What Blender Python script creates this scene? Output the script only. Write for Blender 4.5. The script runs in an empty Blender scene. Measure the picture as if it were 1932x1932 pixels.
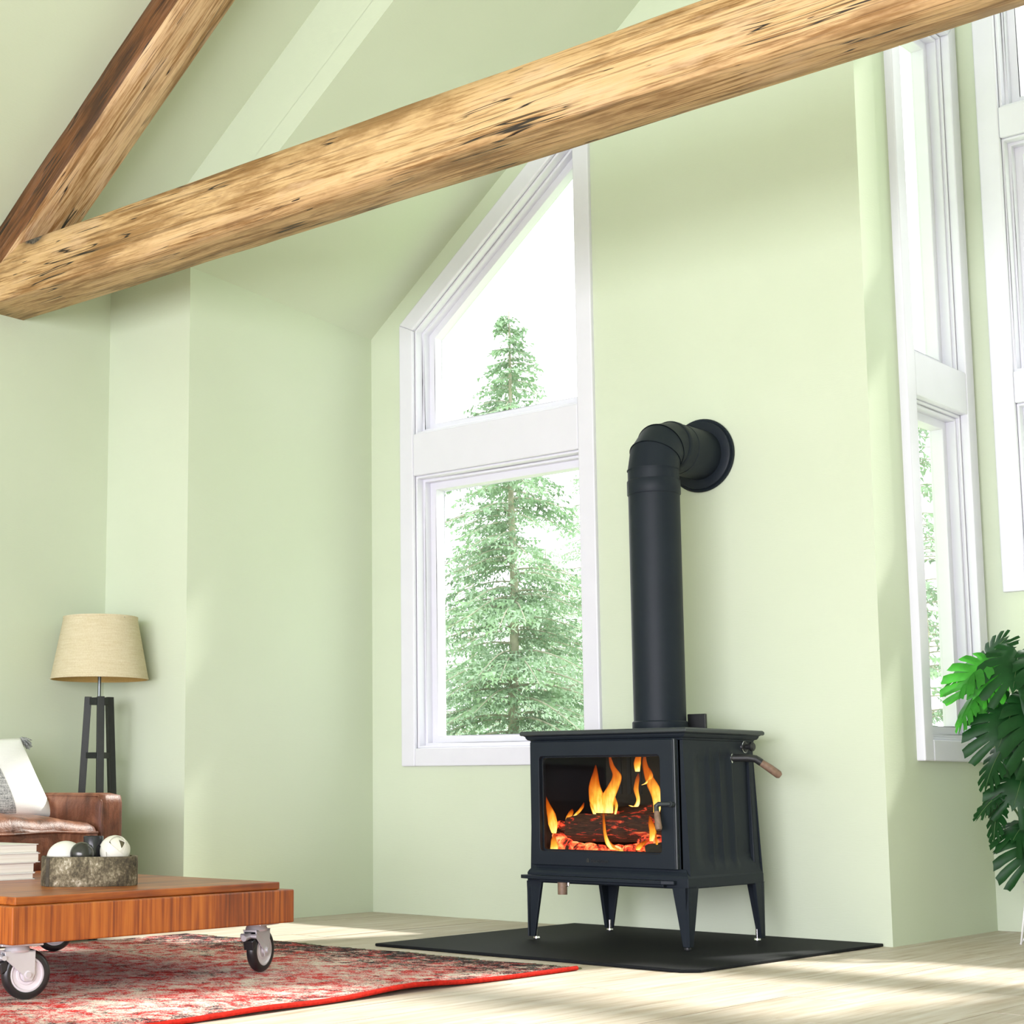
import bpy, bmesh, math, random
from mathutils import Vector, Matrix
random.seed(7)
sc = bpy.context.scene
PI = math.pi

# ------------------------------------------------------------------ camera
cam_d = bpy.data.cameras.new('camera')
cam = bpy.data.objects.new('camera', cam_d)
sc.collection.objects.link(cam)
sc.camera = cam
cam.location = (0, 0, 0.6)
YAW, PITCH = -0.753557, 0.136997
cam.rotation_euler = (PI / 2 + PITCH, 0, -YAW)
cam_d.sensor_width = 36.0
cam_d.lens = 3144.638 / 1932 * 36.0
cam_d.shift_x = (966 - 622.795) / 1932
cam_d.shift_y = (1050.27 - 966) / 1932
cam_d.clip_end = 400

# ------------------------------------------------------------------ light
sc.view_settings.view_transform = 'Standard'
sc.view_settings.look = 'None'
sc.view_settings.gamma = 1.0
sc.view_settings.use_curve_mapping = False
sc.view_settings.exposure = 0.0
world = bpy.data.worlds.new('daylight')
sc.world = world
world.use_nodes = True
wbg = world.node_tree.nodes['Background']
wbg.inputs['Color'].default_value = (0.97, 0.965, 1.0, 1)
wbg.inputs['Strength'].default_value = 3.2

def lamp(name, kind, loc, direction, energy, color=(1, 1, 1), size=None, angle=None):
    d = bpy.data.lights.new(name, kind)
    o = bpy.data.objects.new(name, d)
    sc.collection.objects.link(o)
    o.location = loc
    o.rotation_euler = Vector(direction).to_track_quat('-Z', 'Y').to_euler()
    d.energy = energy
    d.color = color
    if size:
        d.shape = 'RECTANGLE'
        d.size, d.size_y = size
    if angle is not None:
        d.angle = angle
    return o

# sun comes in through the window wall (from +x +y), 45 degrees high
lamp('sun', 'SUN', (3, 14, 12), (-0.27, -1.0, -1.05), 7.6, (1.0, 0.95, 0.90), angle=math.radians(3.0))
# area light added in the unseen back opening, fill from behind the camera
lamp('back_opening_fill', 'AREA', (-0.5, -3.4, 1.2), (-0.15, 1, 0.06), 675, (1.0, 0.955, 1.10), size=(6.5, 2.3))

# ------------------------------------------------------------------ materials
def mat(name):
    m = bpy.data.materials.new(name)
    m.use_nodes = True
    nt = m.node_tree
    return m, nt, nt.nodes['Principled BSDF']

def node(nt, kind, **kw):
    n = nt.nodes.new(kind)
    for k, v in kw.items():
        if k.startswith('_'):
            setattr(n, k[1:], v)
        else:
            n.inputs[k.replace('__', ' ')].default_value = v
    return n

def ramp(nt, stops, fac=None, interp='LINEAR'):
    r = nt.nodes.new('ShaderNodeValToRGB')
    r.color_ramp.interpolation = interp
    e = r.color_ramp.elements
    while len(e) < len(stops):
        e.new(0.5)
    for i, (p, c) in enumerate(stops):
        e[i].position = p
        e[i].color = (c[0], c[1], c[2], 1) if len(c) == 3 else c
    if fac is not None:
        nt.links.new(fac, r.inputs['Fac'])
    return r

def coords(nt, scale=(1, 1, 1), kind='Object', rot=(0, 0, 0)):
    tc = nt.nodes.new('ShaderNodeTexCoord')
    mp = nt.nodes.new('ShaderNodeMapping')
    mp.inputs['Scale'].default_value = scale
    mp.inputs['Rotation'].default_value = rot
    nt.links.new(tc.outputs[kind], mp.inputs['Vector'])
    return mp.outputs['Vector']

def noise(nt, vec, scale, detail=4, rough=0.55, dist=0.0):
    n = nt.nodes.new('ShaderNodeTexNoise')
    n.inputs['Scale'].default_value = scale
    n.inputs['Detail'].default_value = detail
    n.inputs['Roughness'].default_value = rough
    n.inputs['Distortion'].default_value = dist
    nt.links.new(vec, n.inputs['Vector'])
    return n.outputs['Fac']

def mix(nt, fac, a, b, blend='MIX'):
    m = nt.nodes.new('ShaderNodeMix')
    m.data_type = 'RGBA'
    m.blend_type = blend
    for sock, v in ((m.inputs[0], fac), (m.inputs[6], a), (m.inputs[7], b)):
        if hasattr(v, 'is_linked'):
            nt.links.new(v, sock)
        elif isinstance(v, (int, float)):
            sock.default_value = v
        else:
            sock.default_value = (v[0], v[1], v[2], 1)
    return m.outputs[2]

def math_n(nt, op, a, b=0.0):
    m = nt.nodes.new('ShaderNodeMath')
    m.operation = op
    for sock, v in ((m.inputs[0], a), (m.inputs[1], b)):
        if hasattr(v, 'is_linked'):
            nt.links.new(v, sock)
        else:
            sock.default_value = v
    return m.outputs[0]

def bump(nt, bsdf, h, strength=0.2, dist=0.01):
    b = nt.nodes.new('ShaderNodeBump')
    b.inputs['Strength'].default_value = strength
    b.inputs['Distance'].default_value = dist
    nt.links.new(h, b.inputs['Height'])
    nt.links.new(b.outputs['Normal'], bsdf.inputs['Normal'])

def plain(name, col, rough=0.5, metal=0.0, var=0.0, vscale=8, bmp=0.0, bscale=120, spec=0.5):
    m, nt, b = mat(name)
    b.inputs['Roughness'].default_value = rough
    b.inputs['Metallic'].default_value = metal
    b.inputs['Specular IOR Level'].default_value = spec
    v = coords(nt)
    n = noise(nt, v, vscale, 5)
    lo = [c * (1 - var) for c in col]
    hi = [min(1, c * (1 + var)) for c in col]
    r = ramp(nt, [(0.3, lo), (0.7, hi)], n)
    nt.links.new(r.outputs['Color'], b.inputs['Base Color'])
    if bmp:
        bump(nt, b, noise(nt, v, bscale, 3), bmp, 0.004)
    return m

M = {}
# painted plaster with a fine brushed texture
m, nt, b = mat('green_wall_paint')
v = coords(nt, (1, 1, 1))
r = ramp(nt, [(0.3, (0.565, 0.630, 0.484)), (0.7, (0.590, 0.654, 0.512))], noise(nt, v, 1.3, 3))
nt.links.new(r.outputs['Color'], b.inputs['Base Color'])
b.inputs['Roughness'].default_value = 0.75
b.inputs['Specular IOR Level'].default_value = 0.25
bump(nt, b, noise(nt, coords(nt, (9, 9, 60)), 4.0, 4), 0.10, 0.004)
M['wall'] = m
M['trim'] = plain('white_trim_paint', (0.70, 0.70, 0.77), 0.42, var=0.015)

# old hewn pine: grain along local x, checks, knots
def timber(name, dark, light):
    m, nt, b = mat(name)
    v = coords(nt, (1, 1, 1))
    g1 = noise(nt, coords(nt, (0.5, 6, 6)), 3.0, 8, 0.65, 0.5)
    g2 = noise(nt, coords(nt, (2.5, 75, 75)), 1.6, 6, 0.65, 0.3)
    blot = noise(nt, coords(nt, (1.0, 3.2, 3.2)), 2.0, 5, 0.65)
    mixg = math_n(nt, 'ADD', math_n(nt, 'MULTIPLY', g1, 0.5), math_n(nt, 'MULTIPLY', g2, 0.5))
    r = ramp(nt, [(0.34, [0.55 * c for c in dark]), (0.42, dark), (0.50, light), (0.64, [min(1, c * 1.15 + 0.05) for c in light])], mixg)
    # weathered: brown patches and silvery-pink worn patches
    col = mix(nt, ramp(nt, [(0.50, (0, 0, 0)), (0.64, (0.8, 0.8, 0.8))], blot).outputs['Color'], r.outputs['Color'], [c * 0.95 for c in dark])
    col = mix(nt, ramp(nt, [(0.33, (0.7, 0.7, 0.7)), (0.45, (0, 0, 0))], blot).outputs['Color'], col, (light[0] * 1.12, light[1] * 1.18, light[2] * 1.5))
    # dark rings of grain
    g3 = ramp(nt, [(0.37, (1, 1, 1)), (0.43, (0, 0, 0))], noise(nt, coords(nt, (1.1, 42, 42)), 1.5, 4, 0.6, 0.5)).outputs['Color']
    col = mix(nt, math_n(nt, 'MULTIPLY', g3, 0.55), col, [c * 0.5 for c in dark])
    # long drying checks along the grain
    ck = noise(nt, coords(nt, (0.42, 13, 13)), 1.7, 2, 0.5, 0.2)
    ckl = math_n(nt, 'ABSOLUTE', math_n(nt, 'SUBTRACT', ck, 0.5))
    gate = noise(nt, coords(nt, (2.0, 3, 3)), 1.5, 2)
    line = ramp(nt, [(0.004, (1, 1, 1)), (0.010, (0, 0, 0))], ckl).outputs['Color']
    gt = ramp(nt, [(0.50, (0, 0, 0)), (0.56, (1, 1, 1))], gate).outputs['Color']
    lf = mix(nt, 1.0, line, gt, 'MULTIPLY')
    col = mix(nt, lf, col, (0.020, 0.011, 0.005))
    # short ticks
    tk = noise(nt, coords(nt, (6, 70, 70)), 1.0, 2, 0.5)
    tkf = ramp(nt, [(0.735, (0, 0, 0)), (0.75, (1, 1, 1))], tk).outputs['Color']
    col = mix(nt, tkf, col, (0.03, 0.016, 0.008))
    # knots
    vo = nt.nodes.new('ShaderNodeTexVoronoi')
    vo.inputs['Scale'].default_value = 1.0
    nt.links.new(coords(nt, (1.7, 2.4, 3.4)), vo.inputs['Vector'])
    kd = math_n(nt, 'ADD', vo.outputs['Distance'], math_n(nt, 'MULTIPLY', noise(nt, v, 40, 3), 0.06))
    halo = ramp(nt, [(0.14, (0.7, 0.7, 0.7)), (0.24, (0, 0, 0))], kd).outputs['Color']
    col = mix(nt, halo, col, [c * 0.6 for c in dark])
    kn = ramp(nt, [(0.125, (1, 1, 1)), (0.150, (0, 0, 0))], kd).outputs['Color']
    kcol = ramp(nt, [(0.35, (0.02, 0.018, 0.016)), (0.65, (0.15, 0.125, 0.10))], noise(nt, v, 90, 3)).outputs['Color']
    col = mix(nt, kn, col, kcol)
    nt.links.new(col, b.inputs['Base Color'])
    b.inputs['Roughness'].default_value = 0.62
    hh = math_n(nt, 'SUBTRACT', math_n(nt, 'MULTIPLY', mixg, 0.8), math_n(nt, 'ADD', lf, tkf))
    bump(nt, b, hh, 0.5, 0.008)
    return m
M['beam'] = timber('hewn_pine_timber', (0.27, 0.135, 0.042), (0.56, 0.355, 0.165))
M['rafter'] = timber('pale_pine_timber', (0.28, 0.135, 0.042), (0.54, 0.35, 0.185))
M['rafter_dark'] = timber('dark_pine_face', (0.045, 0.016, 0.005), (0.16, 0.058, 0.014))

# pale floor boards, grain along y, each board its own tint
m, nt, b = mat('pale_oak_boards')
oi = nt.nodes.new('ShaderNodeObjectInfo')
addv = nt.nodes.new('ShaderNodeVectorMath'); addv.operation = 'ADD'
nt.links.new(coords(nt, (22, 1.4, 22)), addv.inputs[0])
sc3 = nt.nodes.new('ShaderNodeVectorMath'); sc3.operation = 'SCALE'
nt.links.new(oi.outputs['Random'], sc3.inputs['Scale']); sc3.inputs[0].default_value = (37, 11, 0)
nt.links.new(sc3.outputs[0], addv.inputs[1])
g = noise(nt, addv.outputs[0], 1.6, 7, 0.6, 0.35)
r = ramp(nt, [(0.28, (0.38, 0.30, 0.225)), (0.42, (0.50, 0.425, 0.35)), (0.58, (0.58, 0.52, 0.465)), (0.75, (0.64, 0.60, 0.56))], g)
tint = ramp(nt, [(0.0, (0.88, 0.86, 0.82)), (0.5, (1, 0.985, 0.96)), (1.0, (1.06, 1.04, 1.0))], oi.outputs['Random'])
nt.links.new(mix(nt, 1.0, r.outputs['Color'], tint.outputs['Color'], 'MULTIPLY'), b.inputs['Base Color'])
b.inputs['Roughness'].default_value = 0.5
b.inputs['Specular IOR Level'].default_value = 0.35
bump(nt, b, g, 0.08, 0.003)
M['floor'] = m

M['iron'] = plain('matte_charcoal_steel', (0.011, 0.016, 0.023), 0.50, var=0.06, bmp=0.05, bscale=260, spec=0.2)
M['iron_top'] = plain('matte_grey_plate', (0.026, 0.033, 0.037), 0.42, var=0.05, bmp=0.05, bscale=260)
M['pad'] = plain('black_hearth_board', (0.008, 0.009, 0.011), 0.7, var=0.1, bmp=0.05, bscale=300, spec=0.15)
M['black'] = plain('matte_black', (0.012, 0.013, 0.014), 0.5)
M['firebrick'] = plain('sooty_firebrick', (0.022, 0.021, 0.016), 0.9, var=0.4, vscale=20)
M['chrome'] = plain('polished_steel', (0.75, 0.75, 0.75), 0.16, 1.0)
M['zinc'] = plain('zinc_plated_steel', (0.56, 0.56, 0.58), 0.42, 0.55, var=0.05)
M['hub'] = plain('white_nylon_hub', (0.60, 0.56, 0.58), 0.45, var=0.03)
M['tyre'] = plain('black_rubber', (0.012, 0.012, 0.013), 0.32)
M['grip'] = plain('brown_wood_grip', (0.19, 0.12, 0.08), 0.55, var=0.25, vscale=60)

def glass_mat(name, tint, refl=1.0):
    m = bpy.data.materials.new(name); m.use_nodes = True
    nt = m.node_tree
    nt.nodes.clear()
    out = nt.nodes.new('ShaderNodeOutputMaterial')
    tr = nt.nodes.new('ShaderNodeBsdfTransparent'); tr.inputs['Color'].default_value = (*tint, 1)
    gl = nt.nodes.new('ShaderNodeBsdfGlossy'); gl.inputs['Roughness'].default_value = 0.0
    fr = nt.nodes.new('ShaderNodeFresnel'); fr.inputs['IOR'].default_value = 1.5
    mx = nt.nodes.new('ShaderNodeMixShader')
    k = nt.nodes.new('ShaderNodeMath'); k.operation = 'MULTIPLY'; k.inputs[1].default_value = refl
    ge = nt.nodes.new('ShaderNodeNewGeometry')
    ff = nt.nodes.new('ShaderNodeMath'); ff.operation = 'SUBTRACT'; ff.inputs[0].default_value = 1.0
    nt.links.new(ge.outputs['Backfacing'], ff.inputs[1])
    kk = nt.nodes.new('ShaderNodeMath'); kk.operation = 'MULTIPLY'
    nt.links.new(fr.outputs[0], kk.inputs[0]); nt.links.new(ff.outputs[0], kk.inputs[1])
    nt.links.new(kk.outputs[0], k.inputs[0])
    nt.links.new(k.outputs[0], mx.inputs[0]); nt.links.new(tr.outputs[0], mx.inputs[1]); nt.links.new(gl.outputs[0], mx.inputs[2])
    nt.links.new(mx.outputs[0], out.inputs['Surface'])
    return m
M['glass'] = glass_mat('window_glass', (0.97, 0.985, 0.975))
M['stove_glass'] = glass_mat('stove_glass', (0.92, 0.91, 0.88), 0.3)

# brown pull-up leather
m, nt, b = mat('brown_leather')
v = coords(nt)
n1 = noise(nt, v, 5.5, 6, 0.65, 0.6)
n2 = noise(nt, coords(nt, (20, 26, 3.5)), 1.0, 5, 0.6, 0.5)
f = math_n(nt, 'ADD', math_n(nt, 'MULTIPLY', n1, 0.6), math_n(nt, 'MULTIPLY', n2, 0.4))
r = ramp(nt, [(0.36, (0.045, 0.017, 0.009)), (0.50, (0.13, 0.045, 0.022)), (0.62, (0.24, 0.100, 0.055)), (0.74, (0.38, 0.21, 0.14))], f)
nt.links.new(r.outputs['Color'], b.inputs['Base Color'])
b.inputs['Roughness'].default_value = 0.44
b.inputs['Specular IOR Level'].default_value = 0.35
bump(nt, b, math_n(nt, 'ADD', n2, math_n(nt, 'MULTIPLY', noise(nt, v, 180, 3), 0.25)), 0.35, 0.012)
M['leather'] = m

# orange varnished table wood
def table_wood(name, scale):
    m, nt, b = mat(name)
    g = noise(nt, coords(nt, scale), 1.0, 6, 0.6, 0.3)
    bl = noise(nt, coords(nt, (5, 5, 2)), 1.0, 3)
    f = math_n(nt, 'ADD', math_n(nt, 'MULTIPLY', g, 0.65), math_n(nt, 'MULTIPLY', bl, 0.35))
    r = ramp(nt, [(0.32, (0.095, 0.017, 0.003)), (0.44, (0.23, 0.048, 0.005)), (0.55, (0.38, 0.100, 0.010)), (0.70, (0.50, 0.165, 0.022))], f)
    nt.links.new(r.outputs['Color'], b.inputs['Base Color'])
    b.inputs['Roughness'].default_value = 0.34
    bump(nt, b, g, 0.06, 0.002)
    return m
M['table_side'] = table_wood('cherry_veneer_upright_grain', (70, 70, 2.5))
M['table_top'] = table_wood('cherry_veneer_top', (30, 2.0, 30))

# faded red patterned rug
m, nt, b = mat('faded_red_rug')
v = coords(nt)
sep = nt.nodes.new('ShaderNodeSeparateXYZ'); nt.links.new(v, sep.inputs[0])
big = noise(nt, v, 5.5, 5, 0.65, 1.6)
med = noise(nt, v, 26, 4, 0.65, 1.0)
fine = noise(nt, coords(nt, (190, 190, 190)), 1.0, 4, 0.75)
f = math_n(nt, 'ADD', math_n(nt, 'MULTIPLY', big, 0.40), math_n(nt, 'ADD', math_n(nt, 'MULTIPLY', med, 0.34), math_n(nt, 'MULTIPLY', fine, 0.52)))
r = ramp(nt, [(0.46, (0.42, 0.008, 0.008)), (0.575, (0.62, 0.016, 0.012)), (0.605, (0.60, 0.13, 0.13)), (0.635, (0.66, 0.38, 0.37)), (0.67, (0.70, 0.60, 0.52)), (0.77, (0.76, 0.71, 0.62))], f)
dk = math_n(nt, 'ADD', math_n(nt, 'MULTIPLY', noise(nt, v, 15, 4, 0.65, 0.8), 0.52), math_n(nt, 'MULTIPLY', noise(nt, coords(nt, (170, 170, 170)), 1.0, 3, 0.75), 0.55))
# more dark wool and rust in the border band at the far (y) and right (x) edges
ey = ramp(nt, [(0.84, (0, 0, 0)), (0.93, (0.085, 0.085, 0.085)), (0.985, (0.12, 0.12, 0.12))], math_n(nt, 'DIVIDE', sep.outputs['Y'], 3.6)).outputs['Color']
ex = ramp(nt, [(0.84, (0, 0, 0)), (0.90, (0.05, 0.05, 0.05)), (1.0, (0.06, 0.06, 0.06))], math_n(nt, 'DIVIDE', sep.outputs['X'], 2.7)).outputs['Color']
dk = math_n(nt, 'ADD', dk, math_n(nt, 'MAXIMUM', ey, ex))
dm = ramp(nt, [(0.59, (0, 0, 0)), (0.615, (1, 1, 1))], dk).outputs['Color']
dcol = ramp(nt, [(0.40, (0.012, 0.012, 0.02)), (0.52, (0.06, 0.022, 0.02)), (0.60, (0.04, 0.075, 0.09)), (0.68, (0.20, 0.13, 0.07))], noise(nt, v, 30, 3)).outputs['Color']
col = mix(nt, dm, r.outputs['Color'], dcol)
nt.links.new(col, b.inputs['Base Color'])
b.inputs['Roughness'].default_value = 0.95
b.inputs['Specular IOR Level'].default_value = 0.1
bump(nt, b, fine, 0.5, 0.004)
M['rug'] = m
M['rug_red'] = plain('red_rug_binding', (0.46, 0.018, 0.010), 0.9, var=0.25, vscale=80, bmp=0.4, bscale=200, spec=0.1)
M['fringe'] = plain('dark_rug_fringe', (0.16, 0.17, 0.10), 0.9, var=0.5, vscale=60, spec=0.1)

# linen lampshade
def cloth(name, c1, c2, sc1=(300, 300, 120), trans=0.0, bmp=0.3):
    m, nt, b = mat(name)
    n = math_n(nt, 'ADD', math_n(nt, 'MULTIPLY', noise(nt, coords(nt, (14, 14, 320)), 1.0, 3), 0.5), math_n(nt, 'MULTIPLY', noise(nt, coords(nt, sc1), 1.0, 3), 0.5))
    r = ramp(nt, [(0.35, c1), (0.65, c2)], n)
    nt.links.new(r.outputs['Color'], b.inputs['Base Color'])
    b.inputs['Roughness'].default_value = 0.9
    b.inputs['Specular IOR Level'].default_value = 0.15
    bump(nt, b, n, bmp, 0.002)
    if trans:
        tl = nt.nodes.new('ShaderNodeBsdfTranslucent')
        nt.links.new(r.outputs['Color'], tl.inputs['Color'])
        mx = nt.nodes.new('ShaderNodeMixShader'); mx.inputs[0].default_value = trans
        nt.links.new(b.outputs[0], mx.inputs[1]); nt.links.new(tl.outputs[0], mx.inputs[2])
        nt.links.new(mx.outputs[0], nt.nodes['Material Output'].inputs['Surface'])
    return m
M['linen'] = cloth('natural_linen', (0.66, 0.57, 0.36), (0.80, 0.73, 0.54), trans=0.25)
M['linen_in'] = cloth('linen_lining', (0.46, 0.30, 0.10), (0.56, 0.38, 0.15))
M['white_cloth'] = cloth('white_cotton', (0.84, 0.84, 0.83), (0.88, 0.88, 0.87))
M['grey_cloth'] = cloth('woven_grey_band', (0.10, 0.11, 0.11), (0.62, 0.62, 0.62), sc1=(160, 160, 160), bmp=0.6)
M['tassel'] = cloth('black_white_yarn', (0.02, 0.025, 0.025), (0.50, 0.52, 0.50), sc1=(240, 240, 240))
M['lamp_wood'] = plain('dark_lamp_wood', (0.011, 0.014, 0.013), 0.5, var=0.2, vscale=30)
M['lamp_steel'] = plain('grey_lamp_steel', (0.16, 0.18, 0.19), 0.3, 0.8)

# weathered wooden tray
m, nt, b = mat('weathered_tray_wood')
v = coords(nt)
f = math_n(nt, 'ADD', math_n(nt, 'MULTIPLY', noise(nt, coords(nt, (9, 9, 13)), 1.0, 5, 0.6, 0.5), 0.6), math_n(nt, 'MULTIPLY', noise(nt, coords(nt, (90, 90, 60)), 1.2, 4, 0.75), 0.4))
r = ramp(nt, [(0.38, (0.018, 0.014, 0.009)), (0.48, (0.075, 0.060, 0.032)), (0.56, (0.20, 0.17, 0.105)), (0.63, (0.48, 0.44, 0.34)), (0.73, (0.70, 0.66, 0.57))], f)
nt.links.new(r.outputs['Color'], b.inputs['Base Color'])
b.inputs['Roughness'].default_value = 0.8
bump(nt, b, f, 0.4, 0.004)
M['tray'] = m
M['tray_band'] = plain('dark_tray_stave', (0.055, 0.045, 0.03), 0.7, var=0.5, vscale=25)
M['stone'] = plain('white_egg_stone', (0.64, 0.63, 0.57), 0.4, var=0.03)
M['stone_line'] = plain('egg_seam', (0.45, 0.42, 0.35), 0.6)
M['pearl'] = plain('black_pearl_glaze', (0.05, 0.05, 0.045), 0.22, 0.55, var=0.1)
M['navy'] = plain('black_candle_glass', (0.012, 0.012, 0.017), 0.2)
M['bleached'] = plain('bleached_wood_strip', (0.62, 0.60, 0.52), 0.7, var=0.05, vscale=30, bmp=0.2, bscale=60)
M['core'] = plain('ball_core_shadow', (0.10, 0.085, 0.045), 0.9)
M['paper'] = None
m, nt, b = mat('book_pages')
r = ramp(nt, [(0.3, (0.74, 0.69, 0.60)), (0.7, (0.86, 0.83, 0.77))], noise(nt, coords(nt, (2, 2, 500)), 1.0, 2))
nt.links.new(r.outputs['Color'], b.inputs['Base Color']); b.inputs['Roughness'].default_value = 0.8
M['paper'] = m
M['cover_white'] = plain('white_book_cover', (0.80, 0.78, 0.74), 0.5, var=0.02)
M['cover_dark'] = plain('dark_book_cover', (0.06, 0.05, 0.045), 0.5)

# leaf: glossy, translucent
def leaf_mat(name, c, trans=0.3):
    m, nt, b = mat(name)
    v = coords(nt)
    r = ramp(nt, [(0.3, [x * 0.75 for x in c]), (0.7, [min(1, x * 1.25) for x in c])], noise(nt, v, 14, 4))
    nt.links.new(r.outputs['Color'], b.inputs['Base Color'])
    b.inputs['Roughness'].default_value = 0.42
    b.inputs['Specular IOR Level'].default_value = 0.2
    tl = nt.nodes.new('ShaderNodeBsdfTranslucent')
    nt.links.new(mix(nt, 1.0, r.outputs['Color'], (1.3, 1.7, 0.8), 'MULTIPLY'), tl.inputs['Color'])
    mx = nt.nodes.new('ShaderNodeMixShader'); mx.inputs[0].default_value = trans
    nt.links.new(b.outputs[0], mx.inputs[1]); nt.links.new(tl.outputs[0], mx.inputs[2])
    nt.links.new(mx.outputs[0], nt.nodes['Material Output'].inputs['Surface'])
    return m
M['leaf'] = leaf_mat('monstera_leaf', (0.009, 0.052, 0.012), 0.16)
M['leaf_backlit'] = leaf_mat('backlit_monstera_leaf', (0.050, 0.26, 0.035), 0.40)  # backlight glow put into a brighter colour of the same leaf
M['stem'] = plain('green_stem', (0.06, 0.13, 0.035), 0.45, var=0.2)
M['pot'] = plain('white_glazed_pot', (0.84, 0.84, 0.86), 0.3)
M['soil'] = plain('potting_soil', (0.04, 0.028, 0.018), 0.95, var=0.4, vscale=60, bmp=0.6)
M['wire'] = plain('white_wire', (0.80, 0.80, 0.80), 0.4)
# outdoors: haze is put into the conifer colours, paler than their own green
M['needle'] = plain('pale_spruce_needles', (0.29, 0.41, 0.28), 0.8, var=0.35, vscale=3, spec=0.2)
M['needle_far'] = plain('hazed_spruce_needles', (0.42, 0.54, 0.42), 0.9, var=0.2, vscale=2, spec=0.1)
M['bark'] = plain('pale_spruce_bark', (0.38, 0.36, 0.29), 0.9, var=0.25, vscale=12, spec=0.1)
M['grass'] = plain('pale_meadow', (0.42, 0.55, 0.30), 0.95, var=0.2, vscale=2)

# fire
def flame_mat():
    m = bpy.data.materials.new('flame'); m.use_nodes = True
    nt = m.node_tree; nt.nodes.clear()
    out = nt.nodes.new('ShaderNodeOutputMaterial')
    tc = nt.nodes.new('ShaderNodeTexCoord')
    sp = nt.nodes.new('ShaderNodeSeparateXYZ'); nt.links.new(tc.outputs['Generated'], sp.inputs[0])
    lw = nt.nodes.new('ShaderNodeLayerWeight'); lw.inputs['Blend'].default_value = 0.35
    core = math_n(nt, 'SUBTRACT', 1.0, lw.outputs['Facing'])
    tq = math_n(nt, 'ADD', math_n(nt, 'MULTIPLY', sp.outputs['Z'], 0.85), math_n(nt, 'MULTIPLY', lw.outputs['Facing'], 0.5))
    tq = math_n(nt, 'ADD', tq, math_n(nt, 'MULTIPLY', math_n(nt, 'SUBTRACT', noise(nt, coords(nt, (60, 60, 16)), 1.0, 3), 0.5), 0.5))
    col = ramp(nt, [(0.05, (1.0, 0.80, 0.28)), (0.30, (1.0, 0.50, 0.055)), (0.62, (1.0, 0.20, 0.010)), (1.0, (0.75, 0.045, 0.004))], tq)
    st = ramp(nt, [(0.0, (1, 1, 1)), (0.5, (0.45, 0.45, 0.45)), (1.0, (0.16, 0.16, 0.16))], tq)
    em = nt.nodes.new('ShaderNodeEmission')
    nt.links.new(col.outputs['Color'], em.inputs['Color'])
    nt.links.new(math_n(nt, 'MULTIPLY', st.outputs['Color'], 2.3), em.inputs['Strength'])
    tr = nt.nodes.new('ShaderNodeBsdfTransparent')
    mx = nt.nodes.new('ShaderNodeMixShader')
    op = math_n(nt, 'MULTIPLY', ramp(nt, [(0.05, (0, 0, 0)), (0.55, (1, 1, 1))], core).outputs['Color'],
                ramp(nt, [(0.45, (1, 1, 1)), (1.0, (0.15, 0.15, 0.15))], sp.outputs['Z']).outputs['Color'])
    nt.links.new(op, mx.inputs[0]); nt.links.new(tr.outputs[0], mx.inputs[1]); nt.links.new(em.outputs[0], mx.inputs[2])
    nt.links.new(mx.outputs[0], out.inputs['Surface'])
    return m
M['flame'] = flame_mat()
def ember_mat(name, lo, hi, strength, scale):
    m, nt, b = mat(name)
    v = coords(nt, scale)
    n = noise(nt, v, 1.0, 5, 0.65, 0.6)
    g = ramp(nt, [(lo, (0, 0, 0)), (0.5 * (lo + hi), (0.9, 0.05, 0.02)), (hi, (1.0, 0.33, 0.10)), (min(1, hi + 0.12), (1.0, 0.75, 0.35))], n)
    nt.links.new(g.outputs['Color'], b.inputs['Emission Color'])
    b.inputs['Emission Strength'].default_value = strength
    base = ramp(nt, [(0.3, (0.012, 0.006, 0.004)), (0.7, (0.075, 0.028, 0.014))], noise(nt, coords(nt, (30, 160, 160)), 1.0, 4))
    nt.links.new(base.outputs['Color'], b.inputs['Base Color'])
    b.inputs['Roughness'].default_value = 0.9
    bump(nt, b, n, 0.8, 0.01)
    return m
M['ember'] = ember_mat('glowing_embers', 0.40, 0.58, 1.6, (26, 26, 26))
M['log'] = ember_mat('burning_bark', 0.56, 0.70, 0.9, (12, 40, 40))
M['log_end'] = ember_mat('glowing_log_end', 0.34, 0.56, 1.7, (40, 40, 40))

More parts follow.
